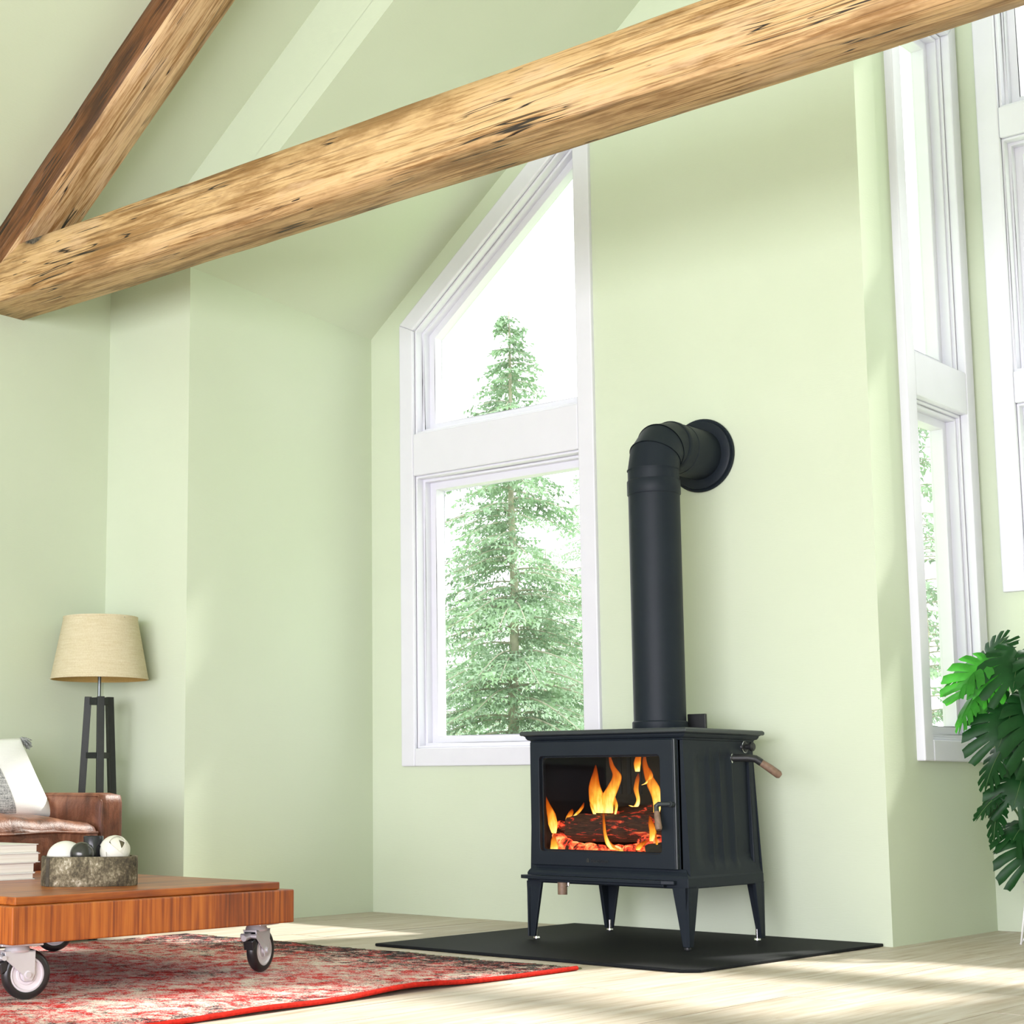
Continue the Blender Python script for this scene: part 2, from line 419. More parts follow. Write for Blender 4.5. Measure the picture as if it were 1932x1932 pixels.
# ------------------------------------------------------------------ mesh helpers
class MB:
    def __init__(s):
        s.v, s.f = [], []
    def add(s, vs, fs):
        o = len(s.v)
        s.v += [tuple(p) for p in vs]
        s.f += [tuple(i + o for i in f) for f in fs]
        return s
    def box(s, a, b, mtx=None):
        x0, y0, z0 = a; x1, y1, z1 = b
        vs = [(x0, y0, z0), (x1, y0, z0), (x1, y1, z0), (x0, y1, z0), (x0, y0, z1), (x1, y0, z1), (x1, y1, z1), (x0, y1, z1)]
        if mtx: vs = [mtx @ Vector(p) for p in vs]
        return s.add(vs, [(0, 3, 2, 1), (4, 5, 6, 7), (0, 1, 5, 4), (1, 2, 6, 5), (2, 3, 7, 6), (3, 0, 4, 7)])
    def hexa(s, bot, top):
        """eight corners: four below, four above, each counter-clockwise from above"""
        return s.add(list(bot) + list(top), [(0, 3, 2, 1), (4, 5, 6, 7), (0, 1, 5, 4), (1, 2, 6, 5), (2, 3, 7, 6), (3, 0, 4, 7)])
    def prism(s, poly, to3, d0, d1):
        """poly in 2D, to3(u, v, d) -> 3D"""
        n = len(poly)
        vs = [to3(u, w, d0) for u, w in poly] + [to3(u, w, d1) for u, w in poly]
        fs = [tuple(range(n))[::-1], tuple(range(n, 2 * n))]
        fs += [(i, (i + 1) % n, n + (i + 1) % n, n + i) for i in range(n)]
        return s.add(vs, fs)
    def tube(s, pts, rad, n=12, cap=True, up=None):
        pts = [Vector(p) for p in pts]
        if not hasattr(rad, '__len__'): rad = [rad] * len(pts)
        rings = []
        t0 = (pts[1] - pts[0]).normalized()
        ref = Vector(up) if up else (Vector((0, 0, 1)) if abs(t0.z) < 0.9 else Vector((1, 0, 0)))
        for i, p in enumerate(pts):
            if i == 0: t = pts[1] - pts[0]
            elif i == len(pts) - 1: t = pts[-1] - pts[-2]
            else: t = (pts[i + 1] - pts[i]).normalized() + (pts[i] - pts[i - 1]).normalized()
            t.normalize()
            a = (ref - t * ref.dot(t)).normalized(); ref = a
            c = t.cross(a)
            rings.append([p + (a * math.cos(2 * PI * k / n) + c * math.sin(2 * PI * k / n)) * rad[i] for k in range(n)])
        vs = [q for r in rings for q in r]
        fs = [(i * n + k, i * n + (k + 1) % n, (i + 1) * n + (k + 1) % n, (i + 1) * n + k) for i in range(len(pts) - 1) for k in range(n)]
        if cap:
            fs += [tuple(range(n))[::-1], tuple(range((len(pts) - 1) * n, len(pts) * n))]
        return s.add(vs, fs)
    def lathe(s, prof, c=(0, 0, 0), n=32, axis=None, closed=False):
        """prof: (radius, height) list round axis through c"""
        ax = Vector(axis or (0, 0, 1)).normalized()
        rot = Vector((0, 0, 1)).rotation_difference(ax).to_matrix()
        c = Vector(c)
        vs = [c + rot @ Vector((r * math.cos(2 * PI * k / n), r * math.sin(2 * PI * k / n), h)) for r, h in prof for k in range(n)]
        m_ = len(prof)
        fs = [(i * n + k, i * n + (k + 1) % n, ((i + 1) % m_) * n + (k + 1) % n, ((i + 1) % m_) * n + k) for i in range(m_ if closed else m_ - 1) for k in range(n)]
        if not closed:
            if prof[0][0] > 1e-6: fs.append(tuple(range(n))[::-1])
            if prof[-1][0] > 1e-6: fs.append(tuple(range((m_ - 1) * n, m_ * n)))
        return s.add(vs, fs)
    def ball(s, c, r, nu=24, nv=14, rot=None):
        if not hasattr(r, '__len__'): r = (r, r, r)
        c = Vector(c)
        vs, fs = [], []
        for j in range(nv + 1):
            th = PI * j / nv
            for k in range(nu):
                ph = 2 * PI * k / nu
                p = Vector((r[0] * math.sin(th) * math.cos(ph), r[1] * math.sin(th) * math.sin(ph), r[2] * math.cos(th)))
                if rot: p = rot @ p
                vs.append(c + p)
        for j in range(nv):
            for k in range(nu):
                fs.append((j * nu + k, (j + 1) * nu + k, (j + 1) * nu + (k + 1) % nu, j * nu + (k + 1) % nu))
        return s.add(vs, fs)
    def build(s, name, m, parent=None, smooth=False, bevel=0.0, loc=None, rot=None, seg=2):
        me = bpy.data.meshes.new(name)
        base = Vector((0, 0, 0))
        if parent is not None:
            q = parent
            while q is not None:
                base = base + Vector(q.location); q = q.parent
        elif loc is not None:
            base = Vector(loc)
        vs = [Vector(p) - base for p in s.v] if rot is None else s.v
        me.from_pydata([tuple(p) for p in vs], [], s.f)
        bm = bmesh.new(); bm.from_mesh(me)
        bmesh.ops.remove_doubles(bm, verts=bm.verts, dist=1e-6)
        bmesh.ops.recalc_face_normals(bm, faces=bm.faces)
        bm.to_mesh(me); bm.free()
        me.materials.append(m)
        o = bpy.data.objects.new(name, me)
        sc.collection.objects.link(o)
        if parent is not None: o.parent = parent
        elif loc is not None: o.location = base
        if rot is not None: o.rotation_euler = rot
        if smooth:
            me.polygons.foreach_set('use_smooth', [True] * len(me.polygons))
            if smooth == 'auto':
                try:
                    me.set_sharp_from_angle(angle=math.radians(38))
                except Exception:
                    pass
        if bevel:
            bv = o.modifiers.new('bevel', 'BEVEL')
            bv.width = bevel; bv.segments = seg; bv.limit_method = 'ANGLE'; bv.angle_limit = math.radians(35)
        return o

def empty(name, loc):
    o = bpy.data.objects.new(name, None)
    sc.collection.objects.link(o)
    o.location = loc
    o.empty_display_size = 0.1
    return o
def tag(o, label, cat, group=None):
    o['label'] = label; o['category'] = cat
    if group: o['group'] = group
    return o
def thing(name, loc, label, cat, group=None):
    return tag(empty(name, loc), label, cat, group)
def structure(o):
    o['kind'] = 'structure'
    return o

XZ = lambda u, w, d: (u, d, w)      # poly in x-z, extruded along y
YZ = lambda u, w, d: (d, u, w)      # poly in y-z, extruded along x
XY = lambda u, w, d: (u, w, d)

# ------------------------------------------------------------------ room shell (metres; stove wall is the plane y = 6.13)
XL, XB, XD, XR = -6.03, -5.466, -2.845, 3.6
YB, YG, YA, YE = -3.6, 4.90, 6.13, 7.13
roof = lambda x: 2.95 + 0.722 * (x + 6.03)
bay_near = lambda x: 2.935 + 0.706 * (x + 5.466)
bay_far = lambda x: 2.84 + 0.778 * (x + 5.466)
RIDGE = -1.2

fl = MB().box((XL - 0.2, YB - 0.2, -0.12), (XR + 0.2, YE + 0.2, -0.012)).build('floor', M['floor'], loc=(0, 0, 0))
structure(fl)
# boards run along y; the ones the photograph shows are single planks, the rest of the room is one joined part
PW = 0.19
rest = MB()
x = XL
col_i = 0
while x < XR:
    x1 = min(x + PW, XR)
    y = YB - random.random() * 1.4
    while y < YE:
        L = random.uniform(1.25, 1.9)
        a, b_ = max(y, YB), min(y + L, YE)
        if b_ - a > 0.02:
            g = 0.0012
            dz = random.uniform(-0.0006, 0.0006)
            bx = ((x + g, a + g, -0.013), (x1 - g, b_ - g, dz))
            if x1 > -5.9 and x < -0.9 and b_ > 2.6:
                MB().box(*bx).build('plank', M['floor'], fl)
            else:
                rest.box(*bx)
        y += L
    x += PW
ro = rest.build('planks', M['floor'], fl)
ro['kind'] = 'stuff'

def wall(name, pieces, m=None):
    mb = MB()
    for p in pieces: mb.prism(*p)
    return structure(mb.build(name, m or M['wall'], loc=(0, 0, 0)))

wall('wall_left', [([(YB, 0), (YG + 0.2, 0), (YG + 0.2, roof(XL) + 0.05), (YB, roof(XL) + 0.05)], YZ, XL - 0.2, XL)])
wall('wall_corner', [([(XL, 0), (XB, 0), (XB, bay_near(XB)), (XB, roof(XB) + 0.05), (XL, roof(XL) + 0.05)], XZ, YG, YG + 0.2),
     ([(XB, bay_near(XB) + .119), (RIDGE, bay_near(RIDGE) + .119), (RIDGE, roof(RIDGE) + 0.05), (XB, roof(XB) + 0.05)], XZ, YG, YG + 0.12),
     ([(RIDGE, bay_near(RIDGE) + .119), (XR, bay_near(2 * RIDGE - XR) + .119), (XR, roof(2 * RIDGE - XR) + 0.05), (RIDGE, roof(RIDGE) + 0.05)], XZ, YG, YG + 0.12)])
wall('wall_bay', [([(YG + 0.2, 0), (YA, 0), (YA, bay_far(XB) + 0.03), (YG + 0.2, bay_near(XB) + 0.03)], YZ, XB - 0.2, XB)])

# stove wall with the trapezoid window opening
HX0, HX1, HZ0, HZR = -5.18, -4.21, 0.78, 2.21
head = lambda x: 2.83 + 0.79 * (x + 5.18)
wall('wall_stove', [([(XB, 0), (HX0, 0), (HX0, bay_far(HX0) + 0.04), (XB, bay_far(XB) + 0.04)], XZ, YA, YA + 0.22),
     ([(HX0, 0), (HX1, 0), (HX1, HZ0), (HX0, HZ0)], XZ, YA, YA + 0.22),
     ([(HX0, head(HX0)), (HX1, head(HX1)), (HX1, bay_far(HX1) + 0.04), (HX0, bay_far(HX0) + 0.04)], XZ, YA, YA + 0.22),
     ([(HX1, 0), (XD, 0), (XD, bay_far(XD) + 0.04), (HX1, bay_far(HX1) + 0.04)], XZ, YA, YA + 0.22)])
DY0, DY1, DZ0, DZ1 = 6.505, 7.02, 0.785, 3.92
ct = bay_far(XD) + 0.04
wall('wall_return', [([(YA + 0.22, 0), (DY0, 0), (DY0, ct), (YA + 0.22, ct)], YZ, XD - 0.14, XD),
     ([(DY0, 0), (DY1, 0), (DY1, DZ0), (DY0, DZ0)], YZ, XD - 0.14, XD),
     ([(DY0, DZ1), (DY1, DZ1), (DY1, ct), (DY0, ct)], YZ, XD - 0.14, XD),
     ([(DY1, 0), (YE + 0.2, 0), (YE + 0.2, ct), (DY1, ct)], YZ, XD - 0.14, XD)])
EX0, EX1, EZ0, EZ1 = -2.645, -1.25, 1.515, 4.75  # made wider and taller to put more sun on the floor
wins_e = [(EX0, EX1, EZ0, EZ1), (-0.95, 0.05, 0.6, 4.55), (0.4, 1.3, 0.6, 4.0)]  # last two windows are unseen, added to let sun onto the floor
pcs, xp = [], XD
for (a, b_, z0, z1) in wins_e:
    pcs.append(([(xp, 0), (a, 0), (a, 5.6), (xp, 5.6 if xp > XD + 1 else ct)], XZ, YE, YE + 0.2))
    pcs.append(([(a, 0), (b_, 0), (b_, z0), (a, z0)], XZ, YE, YE + 0.2))
    pcs.append(([(a, z1), (b_, z1), (b_, 5.6), (a, 5.6)], XZ, YE, YE + 0.2))
    xp = b_
pcs.append(([(xp, 0), (XR + 0.1, 0), (XR + 0.1, 3.4), (xp, 5.2)], XZ, YE, YE + 0.2))
wall('wall_back', pcs)
wall('wall_right', [([(YB, 0), (YE, 0), (YE, 3.3), (YB, 3.3)], YZ, XR, XR + 0.2)])
wall('wall_behind', [([(XL, 2.6), (XR, 2.6), (XR, 2.95), (RIDGE, roof(RIDGE)), (XL, 2.95)], XZ, YB - 0.2, YB)])

# ceilings
mb = MB()
mb.prism([(XL - 0.2, roof(XL - 0.2)), (RIDGE, roof(RIDGE)), (XR + 0.2, roof(2 * RIDGE - XR - 0.2)), (XR + 0.2, roof(2 * RIDGE - XR - 0.2) + 0.15), (RIDGE, roof(RIDGE) + 0.15), (XL - 0.2, roof(XL - 0.2) + 0.15)], XZ, YB - 0.2, YG + 0.12)
structure(mb.build('ceiling', M['wall'], loc=(0, 0, 0)))
mb = MB()
def bayz(x, y):
    xx = x if x <= RIDGE else 2 * RIDGE - x
    t = (y - YG) / (YA - YG)
    return bay_near(xx) * (1 - t) + bay_far(xx) * t
def bay_slab(xs, ys):
    nx, ny = len(xs), len(ys)
    vs = [(x, y, bayz(x, y)) for x in xs for y in ys] + [(x, y, bayz(x, y) + 0.12) for x in xs for y in ys]
    fs = []
    for i in range(nx - 1):
        for j in range(ny - 1):
            a = i * ny + j
            q = (a, a + 1, a + ny + 1, a + ny)
            fs += [q, tuple(k + nx * ny for k in q[::-1])]
    for i in range(nx - 1):
        for j in (0, ny - 1):
            a = i * ny + j
            fs.append((a, a + ny, a + ny + nx * ny, a + nx * ny))
    for j in range(ny - 1):
        for i in (0, nx - 1):
            a = i * ny + j
            fs.append((a, a + 1, a + 1 + nx * ny, a + nx * ny))
    mb.add(vs, fs)
bay_slab([XB + (XD - XB) * i / 12 for i in range(13)], [YG, 5.3, 5.5, 5.8, YA + 0.22])
bay_slab([XD + (XR + 0.2 - XD) * i / 30 for i in range(31)], [YG, 5.3, 5.5, 5.8, YA, 6.6, YE + 0.2])
structure(mb.build('ceiling_bay', M['wall'], loc=(0, 0, 0)))

# ------------------------------------------------------------------ windows
def frame_parts(name, to3, u0, u1, z0, panes, proud, headf=None, cw=0.085, depth=0.125, sash=0.055, rail_bot=None):
    """to3(u, z, d): d grows outwards from the wall face. panes: list of (zlow, zhigh); the last may end in headf(u)"""
    root = structure(empty(name, to3(u0, z0, 0)))
    ztop = panes[-1][1]
    hf = headf or (lambda u: ztop)
    sl = (hf(u1) - hf(u0)) / (u1 - u0)
    vo = cw * math.sqrt(1 + sl * sl)
    oh = lambda u: hf(u) + vo
    m = M['trim']
    def slab(nm, poly, d0, d1, bev=0.006, parent=root):
        return MB().prism(poly, to3, d0, d1).build(nm, m, parent, bevel=bev)
    # casings: an outer board and a bead stepping back
    slab('casing', [(u0 - cw, z0 - cw), (u0, z0 - cw), (u0, hf(u0) + 0.0), (u0 - cw, oh(u0 - cw))], -proud, 0.01)
    slab('casing', [(u1, z0 - cw), (u1 + cw, z0 - cw), (u1 + cw, oh(u1 + cw)), (u1, hf(u1))], -proud, 0.01)
    slab('casing', [(u0, z0 - cw), (u1, z0 - cw), (u1, z0), (u0, z0)], -proud - 0.001, 0.01)
    slab('casing', [(u0, hf(u0)), (u1, hf(u1)), (u1 + cw, oh(u1 + cw)), (u0 - cw, oh(u0 - cw))], -proud - 0.001, 0.01)
    for k in range(len(panes) - 1):
        slab('mid_rail', [(u0, panes[k][1]), (u1, panes[k][1]), (u1, panes[k + 1][0]), (u0, panes[k + 1][0])], -proud + 0.002, depth + 0.05)
    for (a, b_) in panes:
        last = (a, b_) == panes[-1]
        tf = hf if last else (lambda u, b_=b_: b_)
        s2 = sl if last else 0.0
        def ring(nm, w, dd0, dd1, grow):
            """a closed frame between the opening (inset grow) and the opening inset by grow + w"""
            k = math.sqrt(1 + s2 * s2)
            def corners(e):
                return [(u0 + e, a + e), (u1 - e, a + e), (u1 - e, tf(u1 - e) - e * k), (u0 + e, tf(u0 + e) - e * k)]
            o_, i_ = corners(grow), corners(grow + w)
            mbx = MB()
            for q in range(4):
                r_ = (q + 1) % 4
                mbx.prism([o_[q], o_[r_], i_[r_], i_[q]], to3, dd0, dd1)
            return mbx.build(nm, m, root, bevel=0.004), i_
        ring('jamb_liner', 0.012, 0.0, depth + 0.025, 0.0)
        ring('stop_bead', 0.014, depth - 0.08, depth + 0.025, 0.012)
        fr, inner = ring('sash', sash - 0.014, depth - 0.04, depth + 0.022, 0.020)
        MB().prism(inner, to3, depth + 0.010, depth + 0.014).build('pane', M['glass'], root)
    return root

frame_parts('window_1', lambda u, z, d: (u, YA + d, z), HX0, HX1, HZ0, [(HZ0, 2.10), (2.308, 0)], 0.02, head)
frame_parts('window_2', lambda u, z, d: (XD - d, u, z), DY0, DY1, DZ0, [(DZ0, 2.19), (2.375, DZ1)], 0.035, depth=0.095)
frame_parts('window_3', lambda u, z, d: (u, YE + d, z), EX0, EX1, EZ0, [(EZ0, 2.23), (2.37, 3.42), (3.56, EZ1)], 0.02, cw=0.095)
for i, w_ in enumerate(wins_e[1:]):
    frame_parts('window_%d' % (4 + i), lambda u, z, d: (u, YE + d, z), w_[0], w_[1], w_[2], [(w_[2], 2.23), (2.37, w_[3])], 0.02)

# ------------------------------------------------------------------ timbers
def hewn(name, L, sec, m, loc, rot, label, wob=0.006, seed=1):
    """beam along local +x; sec(t) -> list of (y, z) corners round the section"""
    rnd = random.Random(seed)
    n = 60
    rings = []
    for i in range(n + 1):
        t = i / n
        cs = sec(t)
        pts = []
        k = len(cs)
        for j in range(k):
            p, q = cs[j], cs[(j + 1) % k]
            pts += [p, (p[0] * .67 + q[0] * .33, p[1] * .67 + q[1] * .33), (p[0] * .33 + q[0] * .67, p[1] * .33 + q[1] * .67)]
        rings.append(pts)
    k = len(rings[0])
    ph = [rnd.uniform(0, 6) for _ in range(k)]
    vs = []
    for i, r_ in enumerate(rings):
        for j, (y, z) in enumerate(r_):
            w = wob * (math.sin(i * 0.31 + ph[j]) * 0.5 + math.sin(i * 0.83 + ph[j] * 2) * 0.3 + rnd.uniform(-.25, .25))
            vs.append((L * i / n, y + w * 0.7, z + w))
    fs = [(i * k + j, i * k + (j + 1) % k, (i + 1) * k + (j + 1) % k, (i + 1) * k + j) for i in range(n) for j in range(k)]
    fs += [tuple(range(k)), tuple(range(n * k, (n + 1) * k))]
    mb = MB(); mb.add(vs, fs)
    o = mb.build(name, m, loc=loc, rot=rot, smooth=True)
    return tag(o, label, 'beam')
CH = 0.018
def sec_tie(t):
    yf = 0.0 + 0.10 * t           # front arris drifts back along the beam
    y1, z1 = 0.275, 0.262
    return [(yf, CH), (yf + CH, 0), (y1 - CH, 0), (y1, CH), (y1, z1 - CH), (y1 - CH, z1), (yf + 0.05 + CH, z1 + .0), (yf + 0.035, z1 - CH)]
tie = hewn('tie_beam', 9.1, sec_tie, M['beam'], (XL + 0.0, 4.138, 2.692), (0, 0, 0), 'long level hewn pine tie beam spanning the room under the sloping ceiling')
th = math.atan(0.722)
def sec_raf(t):
    y1, z1 = 0.235, 0.165
    return [(0, CH), (CH, 0), (y1 - CH, 0), (y1, CH), (y1, z1), (0, z1)]
rx, rz = XL + 0.02, roof(XL + 0.02)
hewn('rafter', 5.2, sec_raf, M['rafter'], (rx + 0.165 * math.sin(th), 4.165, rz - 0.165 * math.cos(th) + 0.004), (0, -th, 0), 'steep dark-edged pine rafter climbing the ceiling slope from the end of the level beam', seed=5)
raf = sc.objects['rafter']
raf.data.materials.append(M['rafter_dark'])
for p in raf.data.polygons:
    if len(p.vertices) == 4 and p.index % 18 >= 15: p.material_index = 1      # the darker side of this timber faces the room

# ------------------------------------------------------------------ hearth pad
pad = MB().prism([(-4.29, 4.82), (-2.96, 4.82), (-2.915, 4.865), (-2.88, 6.125), (-4.29, 6.125)], XY, 0.0012, 0.012).build('hearth_pad', M['pad'], loc=(-3.6, 5.45, 0), bevel=0.003)
tag(pad, 'flat black rectangular hearth pad on the pale floor under the stove', 'hearth pad')

# ------------------------------------------------------------------ wood stove
ZP = 0.012
SX0, SX1, SY0, SY1 = -3.955, -3.275, 5.385, 5.895
st = thing('wood_stove', (-3.615, 5.64, ZP), 'charcoal steel wood stove with glass door, burning, standing on the black pad', 'stove')
ir = M['iron']
# firebox shell: walls round an open front
zb, zt = 0.262, 0.775
fx0, fx1, fz0, fz1 = -3.928, -3.310, 0.335, 0.735
mb = MB()
mb.hexa([(SX0 - .012, SY1 - .03, zb), (SX1 + .012, SY1 - .03, zb), (SX1 + .012, SY1 + .015, zb), (SX0 - .012, SY1 + .015, zb)], [(SX0, SY1 - .03, zt), (SX1, SY1 - .03, zt), (SX1, SY1, zt), (SX0, SY1, zt)])
mb.box((SX0, SY0 + .03, zb), (SX1, SY1 - .03, zb + .05))
mb.box((SX0, SY0 + .03, zt - .035), (SX1, SY1 - .03, zt))
mb.hexa([(SX0, SY0 + .03, zb), (SX1, SY0 + .03, zb), (SX1, SY0 + .06, zb), (SX0, SY0 + .06, zb)], [(SX0, SY0 + .03, fz0 - .02), (SX1, SY0 + .03, fz0 - .02), (SX1, SY0 + .06, fz0 - .02), (SX0, SY0 + .06, fz0 - .02)])
mb.build('body', ir, st, bevel=0.004)
# side panels with pressed ribs (left one plain behind, same part)
def side_panel(sx, sgn):
    mb = MB()
    ny_, nz_ = 52, 22
    vs = []
    for j in range(nz_ + 1):
        tz = j / nz_
        z = zb + (zt - zb) * tz
        for i in range(ny_ + 1):
            ty = i / ny_
            y0 = SY0 + 0.0 + 0.0 * tz
            y1 = SY1 + 0.02 * (1 - tz)
            y = y0 + (y1 - y0) * ty
            d = 0.0
            if j >= 3 and j <= 19:                       # recessed panel
                e = min(1.0, max(0.0, (ty - 0.13) / 0.10)) * min(1.0, max(0.0, (0.965 - ty) / 0.03))
                d -= 0.010 * e
                for c_, w_, h_ in ((0.36, 0.030, 0.010), (0.50, 0.030, 0.010), (0.665, 0.045, 0.012)):
                    q = abs(ty - c_) / w_
                    if q < 1: d += h_ * (0.5 + 0.5 * math.cos(PI * q)) * e
            fl_ = 0.012 * max(0.0, (1 - tz * 6)) + 0.006 * (1 - tz)
            vs.append((sx + sgn * (d + fl_), y, z))
    fs = [(j * (ny_ + 1) + i, j * (ny_ + 1) + i + 1, (j + 1) * (ny_ + 1) + i + 1, (j + 1) * (ny_ + 1) + i) for j in range(nz_) for i in range(ny_)]
    o = len(vs)
    mb.add(vs, fs)
    # inner skin and rim
    mb.box((min(sx - sgn * .035, sx - sgn * .012), SY0 + .0, zb), (max(sx - sgn * .035, sx - sgn * .012), SY1, zt))
    mb.hexa([(sx - sgn * .02, SY0, zb), (sx + sgn * .018, SY0, zb), (sx + sgn * .018, SY0 + .004, zb), (sx - sgn * .02, SY0 + .004, zb)],
            [(sx - sgn * .02, SY0, zt), (sx, SY0, zt), (sx, SY0 + .004, zt), (sx - sgn * .02, SY0 + .004, zt)])
    mb.hexa([(sx - sgn * .02, SY1 + .016, zb), (sx + sgn * .018, SY1 + .016, zb), (sx + sgn * .018, SY1 + .02, zb), (sx - sgn * .02, SY1 + .02, zb)],
            [(sx - sgn * .02, SY1 - .004, zt), (sx, SY1 - .004, zt), (sx, SY1, zt), (sx - sgn * .02, SY1, zt)])
    return mb.build('side_panel', ir, st, smooth='auto')
side_panel(SX1, 1); side_panel(SX0, -1)
# cornice below the top plate: stepped moulding, then the plate
def ringbox(mb, x0, x1, y0, y1, prof):
    """closed moulding: prof = list of (out, z); rectangular rings"""
    vs = []
    for o_, z in prof:
        vs += [(x0 - o_, y0 - o_, z), (x1 + o_, y0 - o_, z), (x1 + o_, y1 + o_, z), (x0 - o_, y1 + o_, z)]
    n_ = len(prof)
    fs = [(i * 4 + k, i * 4 + (k + 1) % 4, (i + 1) * 4 + (k + 1) % 4, (i + 1) * 4 + k) for i in range(n_ - 1) for k in range(4)]
    fs += [(3, 2, 1, 0), tuple((n_ - 1) * 4 + k for k in range(4))]
    mb.add(vs, fs)
mb = MB()
ringbox(mb, SX0, SX1, SY0, SY1, [(-.004, .768), (.004, .772), (.006, .778), (.014, .781), (.019, .788), (.020, .793), (.026, .797)])
mb.build('cornice', ir, st)
mb = MB()
ringbox(mb, SX0, SX1, SY0, SY1, [(.032, .797), (.036, .800), (.036, .810), (.031, .815)])
mb.build('top_plate', M['iron_top'], st, bevel=0.0015)
MB().box((-3.52, 5.83, .815), (-3.44, 5.845, .885)).build('flue_bracket', M['black'], st, bevel=0.002)
# base skirt with a flared profile and the ash lip in front
mb = MB()
ringbox(mb, SX0, SX1, SY0, SY1, [(.003, .300), (.006, .290), (.016, .276), (.020, .268), (.020, .232), (.012, .230)])
mb.build('base_skirt', ir, st, bevel=0.002)
mb = MB()
mb.prism([(-3.985, 5.366), (-3.985, 5.335), (-3.955, 5.325), (-3.345, 5.325), (-3.303, 5.345), (-3.303, 5.366)], XY, .2455, .2595)
mb.prism([(-3.90, 5.366), (-3.90, 5.340), (-3.345, 5.340), (-3.345, 5.366)], XY, .236, .246)
mb.build('ash_lip', ir, st, bevel=0.002)
mb = MB(); mb.tube([(-3.80, 5.352, .236), (-3.80, 5.352, .190)], .0185, 14)
mb.build('ash_knob', M['grip'], st, smooth='auto')
mb = MB(); mb.tube([(-3.772, 5.352, .236), (-3.772, 5.352, .225), (-3.80, 5.352, .222)], .005, 8)
mb.build('ash_knob_rod', M['chrome'], st)
MB().box((-3.925, SY0 - .004, .276), (-3.335, SY0 + .01, .297)).build('ash_door', M['black'], st, bevel=0.003)
# legs: splayed angle iron with tapering flanges and a levelling foot
def leg(cx, cy, sx, sy):
    mb = MB()
    t = .016
    zt_ = .236
    ox, oy = cx + sx * .022, cy + sy * .022
    bx, by = cx + sx * .018, cy + sy * .020
    def flange(dx, dy, nxv, nyv):
        w0, w1 = .070, .028
        top = [(ox, oy, zt_), (ox - dx * w0, oy - dy * w0, zt_), (ox - dx * w0 - nxv * t, oy - dy * w0 - nyv * t, zt_), (ox - nxv * t, oy - nyv * t, zt_)]
        bot = [(bx, by, ZP + .012), (bx - dx * w1, by - dy * w1, ZP + .012), (bx - dx * w1 - nxv * t * .8, by - dy * w1 - nyv * t * .8, ZP + .012), (bx - nxv * t * .8, by - nyv * t * .8, ZP + .012)]
        mb.hexa(bot, top)
    flange(sx, 0, 0, sy); flange(0, sy, sx, 0)
    lg = mb.build('leg', ir, st, bevel=0.002)
    mb = MB()
    fxx, fyy = bx - sx * .022, by - sy * .022
    mb.lathe([(.012, ZP), (.013, ZP + .004), (.012, ZP + .010), (.006, ZP + .011), (.006, ZP + .045)], (fxx, fyy, 0), 14)
    mb.build('levelling_foot', M['chrome'] if cy > 5.6 or sx < 0 else M['black'], lg)
for cx, sx in ((SX0, -1), (SX1, 1)):
    for cy, sy in ((SY0, -1), (SY1, 1)):
        leg(cx, cy, sx, sy)
# door: a frame with rounded window edge, glass, latch handle
mb = MB()
dx0, dx1, dz0, dz1, dy0, dy1 = -3.951, -3.304, .299, .773, 5.362, 5.40
gx0, gx1, gz0, gz1 = -3.905, -3.366, .357, .712
def rrect(x0, x1, z0, z1, r, n=6):
    out = []
    for cx, cz, a0 in ((x1 - r, z1 - r, 0), (x0 + r, z1 - r, 90), (x0 + r, z0 + r, 180), (x1 - r, z0 + r, 270)):
        for k in range(n + 1):
            a = math.radians(a0 + 90 * k / n)
            out.append((cx + r * math.cos(a), cz + r * math.sin(a)))
    return out
def plate_hole(mb, outer, holes_inner, y0, y1):
    """outer and inner loops with the same vertex count"""
    n_ = len(outer)
    vs = [(u, y0, w) for u, w in outer] + [(u, y0, w) for u, w in holes_inner] + [(u, y1, w) for u, w in outer] + [(u, y1, w) for u, w in holes_inner]
    fs = []
    for i in range(n_):
        j = (i + 1) % n_
        fs += [(i, j, n_ + j, n_ + i), (2 * n_ + i, 3 * n_ + i, 3 * n_ + j, 2 * n_ + j), (i, 2 * n_ + i, 2 * n_ + j, j), (n_ + i, n_ + j, 3 * n_ + j, 3 * n_ + i)]
    mb.add(vs, fs)
plate_hole(mb, rrect(dx0, dx1, dz0, dz1, .003), rrect(gx0 - .004, gx1 + .004, gz0 - .004, gz1 + .004, .014), dy0, dy0 + .02)
plate_hole(mb, rrect(dx0 + .01, dx1 - .008, dz0 + .008, dz1 - .008, .003), rrect(gx0 + .002, gx1 - .002, gz0 + .002, gz1 - .002, .012), dy0 + .02, dy1)
door = mb.build('door', ir, st, bevel=0.003)
MB().prism(rrect(gx0, gx1, gz0, gz1, .012), XZ, dy0 + .013, dy0 + .017).build('door_glass', M['stove_glass'], door)
MB().box((dx1 - .006, dy0 + .003, dz0), (dx1 + .006, dy0 + .030, dz1 + .003)).build('door_edge', M['iron_top'], door, bevel=0.003)
mb = MB()
mb.tube([(-3.308, dy0 - .001, .534), (-3.308, dy0 - .022, .536)], .010, 12)
mb.tube([(-3.304, dy0 - .022, .536), (-3.352, dy0 - .026, .536), (-3.362, dy0 - .028, .528), (-3.357, dy0 - .034, .505)], [.008, .009, .010, .010], 12)
mb.build('door_latch', M['iron_top'], door, smooth='auto')
mb = MB()
mb.tube([(-3.357, dy0 - .034, .508), (-3.350, dy0 - .040, .480), (-3.342, dy0 - .047, .450), (-3.340, dy0 - .049, .443)], [.0105, .0115, .013, .010], 14)
mb.build('wood_grip', M['grip'], door, smooth='auto')
fcu = bpy.data.curves.new('door_lettering', 'FONT')
fcu.body = 'HearthStone'; fcu.size = .0195; fcu.extrude = .0006; fcu.align_x = 'LEFT'
